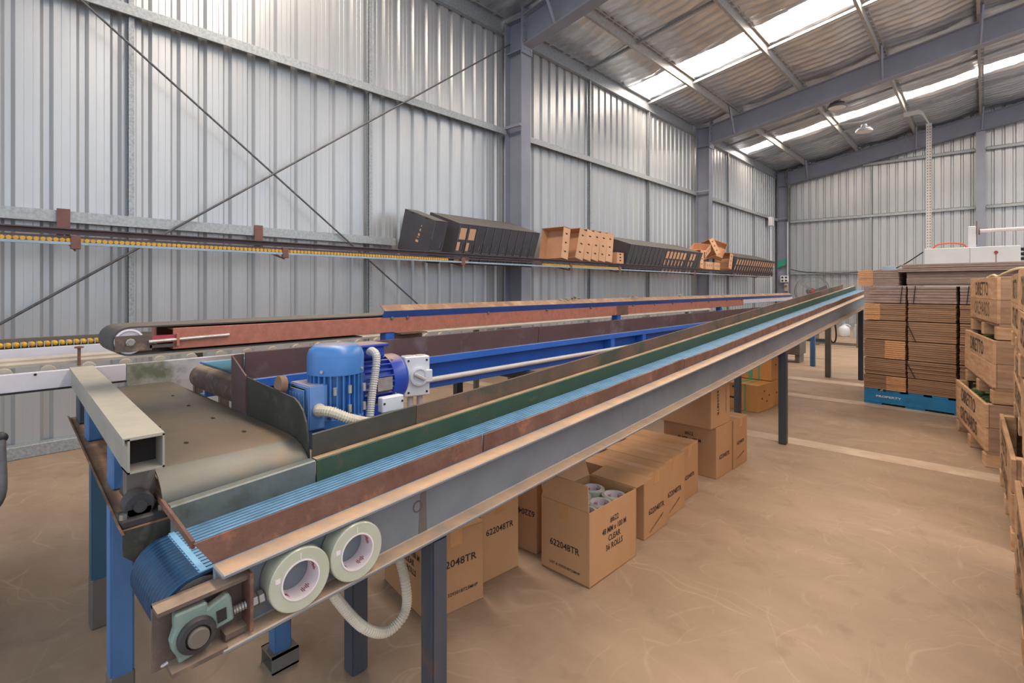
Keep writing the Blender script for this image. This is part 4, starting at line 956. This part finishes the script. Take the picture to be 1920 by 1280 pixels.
# ================================================================ TIMBER ORCHARD CRATES
def crate(label, near, rz, L=1.06, D=1.1, group='stencilled timber crates'):
    """near: near -x corner on the floor; local y runs away along the face, x into the crate"""
    t = thing('timber_crate', label, 'crate', near, group, (0, 0, rz))
    H0, hb, th = .10, .146, .018
    for z in (H0, H0+hb+.002):
        for nm, lo, hi in (('board', (0, 0, z), (th, L, z+hb)), ('board', (D-th, 0, z), (D, L, z+hb)), ('board', (th, .0, z), (D-th, th, z+hb)), ('board', (th, L-th, z), (D-th, L, z+hb))):
            lo = tuple(v + (random.uniform(-.002, .002) if i < 2 else 0) for i, v in enumerate(lo))
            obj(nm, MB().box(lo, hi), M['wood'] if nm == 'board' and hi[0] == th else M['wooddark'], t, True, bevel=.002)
    for x in (th, D-th-.05):
        for y in (th, L-th-.05): obj('corner_post', MB().box((x, y, H0), (x+.05, y+.05, H0+2*hb)), M['wood'], t, True)
    for k in range(7): obj('base_slat', MB().box((.01+k*.156, .0, H0-.018), (.01+k*.156+.135, L, H0-.0005)), M['wooddark'], t, True)
    for y in (.0, L/2-.05, L-.1): obj('skid', MB().box((0, y, 0), (D, y+.09, H0-.019)), M['wood'], t, True, bevel=.003)
    lettering('DIRETTO', t, (0, L*.52, H0+hb*1.5), (0, -1, 0), (0, 0, 1), .135, M['stencil'], .50, bold=.010, lift=.0015)
    lettering('ORCHARDS', t, (0, L*.52, H0+hb*.55), (0, -1, 0), (0, 0, 1), .135, M['stencil'], .60, bold=.010, lift=.0015)
    return t
stackA = [(.005, 4.38, 0, R(9.3)), (.040, 4.39, .4, R(8.2)), (.060, 4.40, .8, R(7.5))]
nmA = ['bottom', 'middle', 'top']
for (x, y, z, a), nme in zip(stackA, nmA): crate('timber crate stencilled in black, %s of the stack next to the flat cartons' % nme, (x, y, z), a)
for (x, y, z, a), nme in zip([(.085, 3.06, 0, R(1)), (.125, 3.05, .4, R(0)), (.115, 3.06, .8, R(0))], nmA):
    crate('weathered timber crate, %s of the stack between the other two crate stacks' % nme, (x, y, z), a)
for (x, y, z, a), nme in zip([(.085, 1.68, 0, R(0)), (.105, 1.69, .4, R(0)), (.095, 1.68, .8, R(0))], nmA):
    crate('timber crate, %s of the stack nearest the camera' % nme, (x, y, z), a)
# produce
VG = 'dark green produce in the crates'
def zuc(m):
    mb = MB(); n = 9; L_ = .20
    mb.tube([(L_*(k/(n-1)-.5), .012*sin(pi*k/(n-1)), 0) for k in range(n)], .03, 10, rf=lambda i: .03*max(.25, sin(pi*(.08+.86*i/(n-1)))**.45))
    t = obj('zucchini', mb, m, None, True, smooth=60)
    obj('stem', MB().tube([(-L_*.5-.022, 0, 0), (-L_*.5+.008, 0, 0)], .008, 6), M['veglight'], t, True); return t
zs = [tag(zuc(M['veg']), 'x', 'vegetable', VG), tag(zuc(M['veglight']), 'x', 'vegetable', VG)]
used = [False, False]
for (cx, cy, cz, a), where in ((stackA[0], 'bottom'), (stackA[1], 'middle')):
    q = rotz(a)
    for k in range(33):
        if k < 27: lx, ly, lz, yaw = .165 + .245*(k % 3), .14 + .085*(k//3), .352, random.uniform(-.06, .06)
        else: lx, ly, lz, yaw = .18 + .25*((k-27) % 2), (.21, .33, .74)[(k-27)//2], .414, random.uniform(-.25, .25)
        v = q @ Vector((lx, ly, 0)); i = 1 if k % 7 == 3 else 0
        lb = ('yellow green' if i else 'dark green') + ' zucchini lying in the %s crate next to the flat cartons' % where
        loc = (cx+v.x, cy+v.y, cz+lz); rot = (random.uniform(-.2, .2), 0, a+yaw)
        if not used[i]:
            zs[i].location = loc; zs[i].rotation_euler = rot; zs[i]['label'] = lb; used[i] = True
        else: dup(zs[i], loc, rot, lb, VG)
    # crates are filled below the visible layer with a liner board
    f = MB().box((.072, .072, .103), (1.02, .985, .318)); f.v = [tuple(q @ Vector(p) + Vector((cx, cy, cz))) for p in f.v]
    o = obj('produce_mass', f, M['veg'], None, at=(cx, cy, cz)); tag(o, 'dark green produce filling the %s crate below the top layer' % where, 'produce', None, 'stuff')
pk = thing('foam_tray', 'white foam tray lying in the top crate next to the flat cartons', 'tray', (.32, 4.75, 1.10))
obj('tray_shell', MB().box((0, 0, 0), (.5, .45, .012)).box((0, 0, .012), (.015, .45, .09)).box((.485, 0, .012), (.5, .45, .09)).box((0, 0, .012), (.5, .015, .09)).box((0, .435, .012), (.5, .45, .09)), M['white'], pk, True, bevel=.004)
obj('tray_support', MB().box((-.1, -.1, -.19), (.55, .5, -.002)), M['wooddark'], pk, True)
hose('rope', 'pale rope lying along the rim of the top stencilled crate', 'rope', [(.02, 5.2, 1.20), (.05, 5.0, 1.215), (.07, 4.8, 1.202), (.10, 4.6, 1.22), (.16, 4.45, 1.245), (.24, 4.42, 1.24), (.3, 4.5, 1.21)], .008, M['rope'], ribs=False)

# ================================================================ BACK OF THE SHED: cabinet, tray, pipes, lamps, outlets
cb = thing('control_cabinet', 'white two-door control cabinet standing behind the flat carton stack', 'cabinet', (-.91, 13.6, 0))
obj('cabinet_body', MB().box((0, 0, .1), (1.42, .4, 1.92)), M['cabinet'], cb, True, bevel=.006)
for x0, x1 in ((.003, .70), (.706, 1.417)):
    d = obj('door', MB().box((x0, -.018, .12), (x1, 0, 1.915)), M['cabinet'], cb, True, bevel=.004)
    if x0 > .5: obj('lock_handle', MB().lathe([(.03, 0), (.03, .02)], ((x0+x1)/2+.02, -.018, 1.80), (0, -1, 0), 16).box(((x0+x1)/2+.015, -.03, 1.6), ((x0+x1)/2+.025, -.018, 1.78)), M['red'], d, True)
obj('plinth', MB().box((.02, .02, 0), (1.40, .38, .1)), M['leggrey'], cb, True)
for k in range(3): obj('cable_gland', MB().lathe([(.03, 0), (.03, .06)], (1.42, .1, 1.70-.09*k+.15), (1, 0, 0), 12), M['cable'], cb, True)
for k in range(6):
    hose('power_cable', 'orange power cable bending out of the cabinet side, %s from the front' % ORD[k], 'cable', [(.55, 13.64+.04*k, 1.88-.03*k), (.62+.012*k, 13.64+.04*k, 1.86-.03*k), (.66+.012*k, 13.66+.04*k, 1.70-.02*k), (.66+.01*k, 13.7+.03*k, 1.45), (.62, 13.75+.03*k, 1.1)], .012, M['orange'] if k % 3 else M['cable'], ribs=False)
hose('power_cable', 'orange cable arching over the top of the white cabinet', 'cable', [(-.78, 13.7, 1.92), (-.70, 13.7, 2.0), (-.5, 13.7, 2.02), (-.32, 13.7, 1.99), (-.25, 13.7, 1.92)], .014, M['orange'], ribs=False)
ty = thing('cable_tray', 'perforated cable tray rising from the white cabinet to the roof', 'cable tray', (-.84, 13.66, 1.922))
H = 4.80-1.92
obj('tray_back', MB().box((-.045, 0, 0), (.045, .008, H-.28)), M['tray'], ty, True)
for s in (-.045, .041): obj('tray_side', MB().box((s, -.03, 0), (s+.004, .008, H-.28)), M['tray'], ty, True)
mb = MB()
for k in range(44):
    z = .04 + k*(H-.34)/44
    for s in (-.02, .02): mb.box((s-.007, -.002, z), (s+.007, -.001, z+.022))
obj('perforations', mb, M['leggrey'], ty, True)['kind'] = 'stuff'
obj('tray_elbow', MB().sweep([(-.045, 0), (.045, 0), (.045, .03), (-.045, .03)], [lambda a, b: (a*.3+.0, b, H-.28+abs(0)), lambda a, b: (-.10+a*.2, b, H-.05+a*.6), lambda a, b: (-.16, b, H+a*1.0), lambda a, b: (-.42, b, H-.01+a)]), M['tray'], ty, True)
pr_ = thing('duct_post', 'short white duct post standing on the white cabinet', 'duct', (-.175, 13.75, 1.9215))
obj('post_body', MB().box((-.06, -.05, 0), (.06, .05, .42)), M['whitebox'], pr_, True, bevel=.01)
obj('post_flange', MB().box((.06, -.02, .05), (.075, .02, .52)), M['bracket'], pr_, True)
pp = thing('horizontal_pipe', 'pinkish white pipe running from the duct post across the back wall', 'pipe', (-.08, 13.75, 2.24))
obj('pipe_run', MB().tube([(0, 0, 0), (2.5, 0, .02)], .035, 14), M['core'], pp, True, smooth=60)
obj('pipe_flange', MB().lathe([(.075, 0), (.075, .02)], (0, 0, 0), (1, 0, 0), 18), M['bracket'], pp, True)
hose('power_cable', 'black cable sagging across the back wall from column to cabinet', 'cable', [(-4.3, YB-.2, 1.66), (-3.8, YB-.2, 1.56), (-3.0, YB-.2, 1.53), (-2.2, YB-.2, 1.58), (-1.6, 16, 1.62), (-.95, 13.8, 1.86)], .012, M['cable'], ribs=False)
def highbay(label, x, y, z, m, hang):
    t = thing('high_bay_lamp', label, 'lamp', (x, y, z))
    obj('lamp_housing', MB().lathe([(.05, .16), (.06, .15), (.06, .09), (.15, .05), (.165, .03), (.165, 0), (.15, -.004)], (0, 0, 0), (0, 0, 1), 28), m, t, True, smooth=40)
    obj('lamp_lens', MB().lathe([(.15, -.006), (.15, 0)], (0, 0, 0), (0, 0, 1), 28), M['white'], t, True)
    mb = MB()
    for k in range(16):
        a = 2*pi*k/16; mtx = Matrix.Rotation(a, 3, 'Z'); mb.obox(mtx @ Vector((.09, 0, .075)), (.07, .006, .04), mtx)
    obj('heat_fins', mb, m, t, True)['kind'] = 'stuff'
    obj('hanging_wire', MB().tube([(0, 0, .15), (0, 0, hang)], .006, 6), M['fanwire'], t, True)
highbay('dark high bay lamp hanging from the roof near the second rafter', -2.09, 11.55, 4.60, M['darklamp'], .53)
highbay('pale high bay lamp hanging from a wire beyond the second rafter', -1.95, 13.6, 4.56, M['whitebox'], .24)
tag(obj('lamp_wire', MB().tube([(-2.55, 13.6, 4.83), (-1.95, 13.6, 4.80), (-1.30, 13.6, 4.97)], .015, 6), M['whitebox'], None, at=(-1.95, 13.6, 4.8)), 'pale wire sagging between purlins that carries the pale lamp', 'wire')
sx = thing('socket_outlet', 'white four-hole power outlet on the far corner column', 'outlet', (-4.45, 16.99, 1.36))
obj('outlet_plate', MB().box((-.11, 0, -.09), (.11, .06, .12)), M['whitebox'], sx, True, bevel=.01)
for x in (-.05, .05):
    for z in (-.035, .06): obj('socket_hole', MB().lathe([(.03, 0), (.03, .004)], (x, 0, z), (0, -1, 0), 14), M['ink'], sx, True)
pg = thing('power_plug', 'cream hanging plug socket below the white outlet', 'plug', (-4.40, 16.98, 1.12))
obj('plug_body', MB().box((-.05, 0, -.12), (.05, .06, .12)), M['cream'], pg, True, bevel=.012)
obj('plug_face', MB().lathe([(.035, 0), (.035, .01)], (0, 0, .04), (0, -1, 0), 14), M['leggrey'], pg, True)
tag(obj('green_tape', MB().plate([(-4.65, 17.055, 1.72), (-4.42, 17.055, 1.80), (-4.42, 17.055, 1.98), (-4.65, 17.055, 1.92)], (0, -.004, 0)), M['greensign'], None, at=(-4.53, 17.05, 1.85)), 'strip of green tape stuck on the far corner column', 'tape')
wbx = thing('wall_box', 'small white electrical box high on the wall near the far corner', 'junction box', (-4.60, 16.2, 3.02))
obj('box_body', MB().box((-.04, -.12, -.1), (.06, .12, .16)), M['whitebox'], wbx, True, bevel=.008)
obj('conduit_drop', MB().tube([(0, 0, -.1), (0, 0, -2.2)], .016, 8), M['whitebox'], wbx, True)
for i, (x, z1) in enumerate(((-4.36, 3.1),)):
    tag(obj('rigid_conduit', MB().tube([(x, 17.0, 1.48), (x, 17.0, z1)], .014, 8), M['whitebox'], None, smooth=60, at=(x, 17.0, 1.48)), 'thin white conduit rising from the outlet on the corner column', 'conduit')
hose('power_cable', 'dark cable looping from the roof corner down the far column', 'cable', [(-4.2, 16.95, 4.62), (-4.34, 16.95, 4.66), (-4.40, 16.95, 4.5), (-4.38, 16.95, 4.3), (-4.33, 16.95, 4.15), (-4.33, 16.95, 3.6), (-4.33, 16.95, 3.1)], .022, M['leggrey'], ribs=False)
tb = thing('brace_box', 'blue and white carton just showing above the flat cartons', 'box', (-1.40, 12.6, 0))
obj('box_shell', MB().box((-.1, 0, 0), (.1, .2, 1.55)), M['bluegrey'], tb, True, bevel=.006)

# ================================================================ TROLLEY at the left edge
tr = thing('hand_trolley', 'dark tubular trolley handle with black knob at the left edge', 'trolley', (-2.05, .024, 0))
pts = [(-.015, .062, .712), (.0, .062, .66), (.02, .063, .56), (.01, .05, .515), (-.03, .03, .495), (-.25, -.02, .485), (-.55, -.10, .48)]
obj('handle_tube', MB().tube(ribbed([Vector(p) for p in pts], .01, .03), .0105, 10), M['rod'], tr, True, smooth=60)
obj('knob', MB().lathe([(.0, -.016), (.011, -.013), (.015, -.005), (.015, .006), (.009, .014), (0, .016)], (-.015, .062, .70), (.7, -.2, .3), 16), M['cable'], tr, True, smooth=50)
obj('deck', MB().box((-.75, -.55, .14), (-.05, -.08, .17)), M['rod'], tr, True, bevel=.006)
obj('deck_post', MB().tube([(-.55, -.10, .48), (-.55, -.10, .16)], .0105, 8), M['rod'], tr, True)
for x in (-.68, -.12):
    for y in (-.5, -.13): obj('wheel', MB().lathe([(.02, -.02), (.068, -.018), (.07, 0), (.068, .018), (.02, .02)], (x, y, .07), (1, 0, 0), 18), M['cable'], tr, True, smooth=40)
for x in (-.68, -.12):
    obj('axle_bracket', MB().box((x-.015, -.52, .07), (x+.015, -.11, .14)), M['rod'], tr, True)
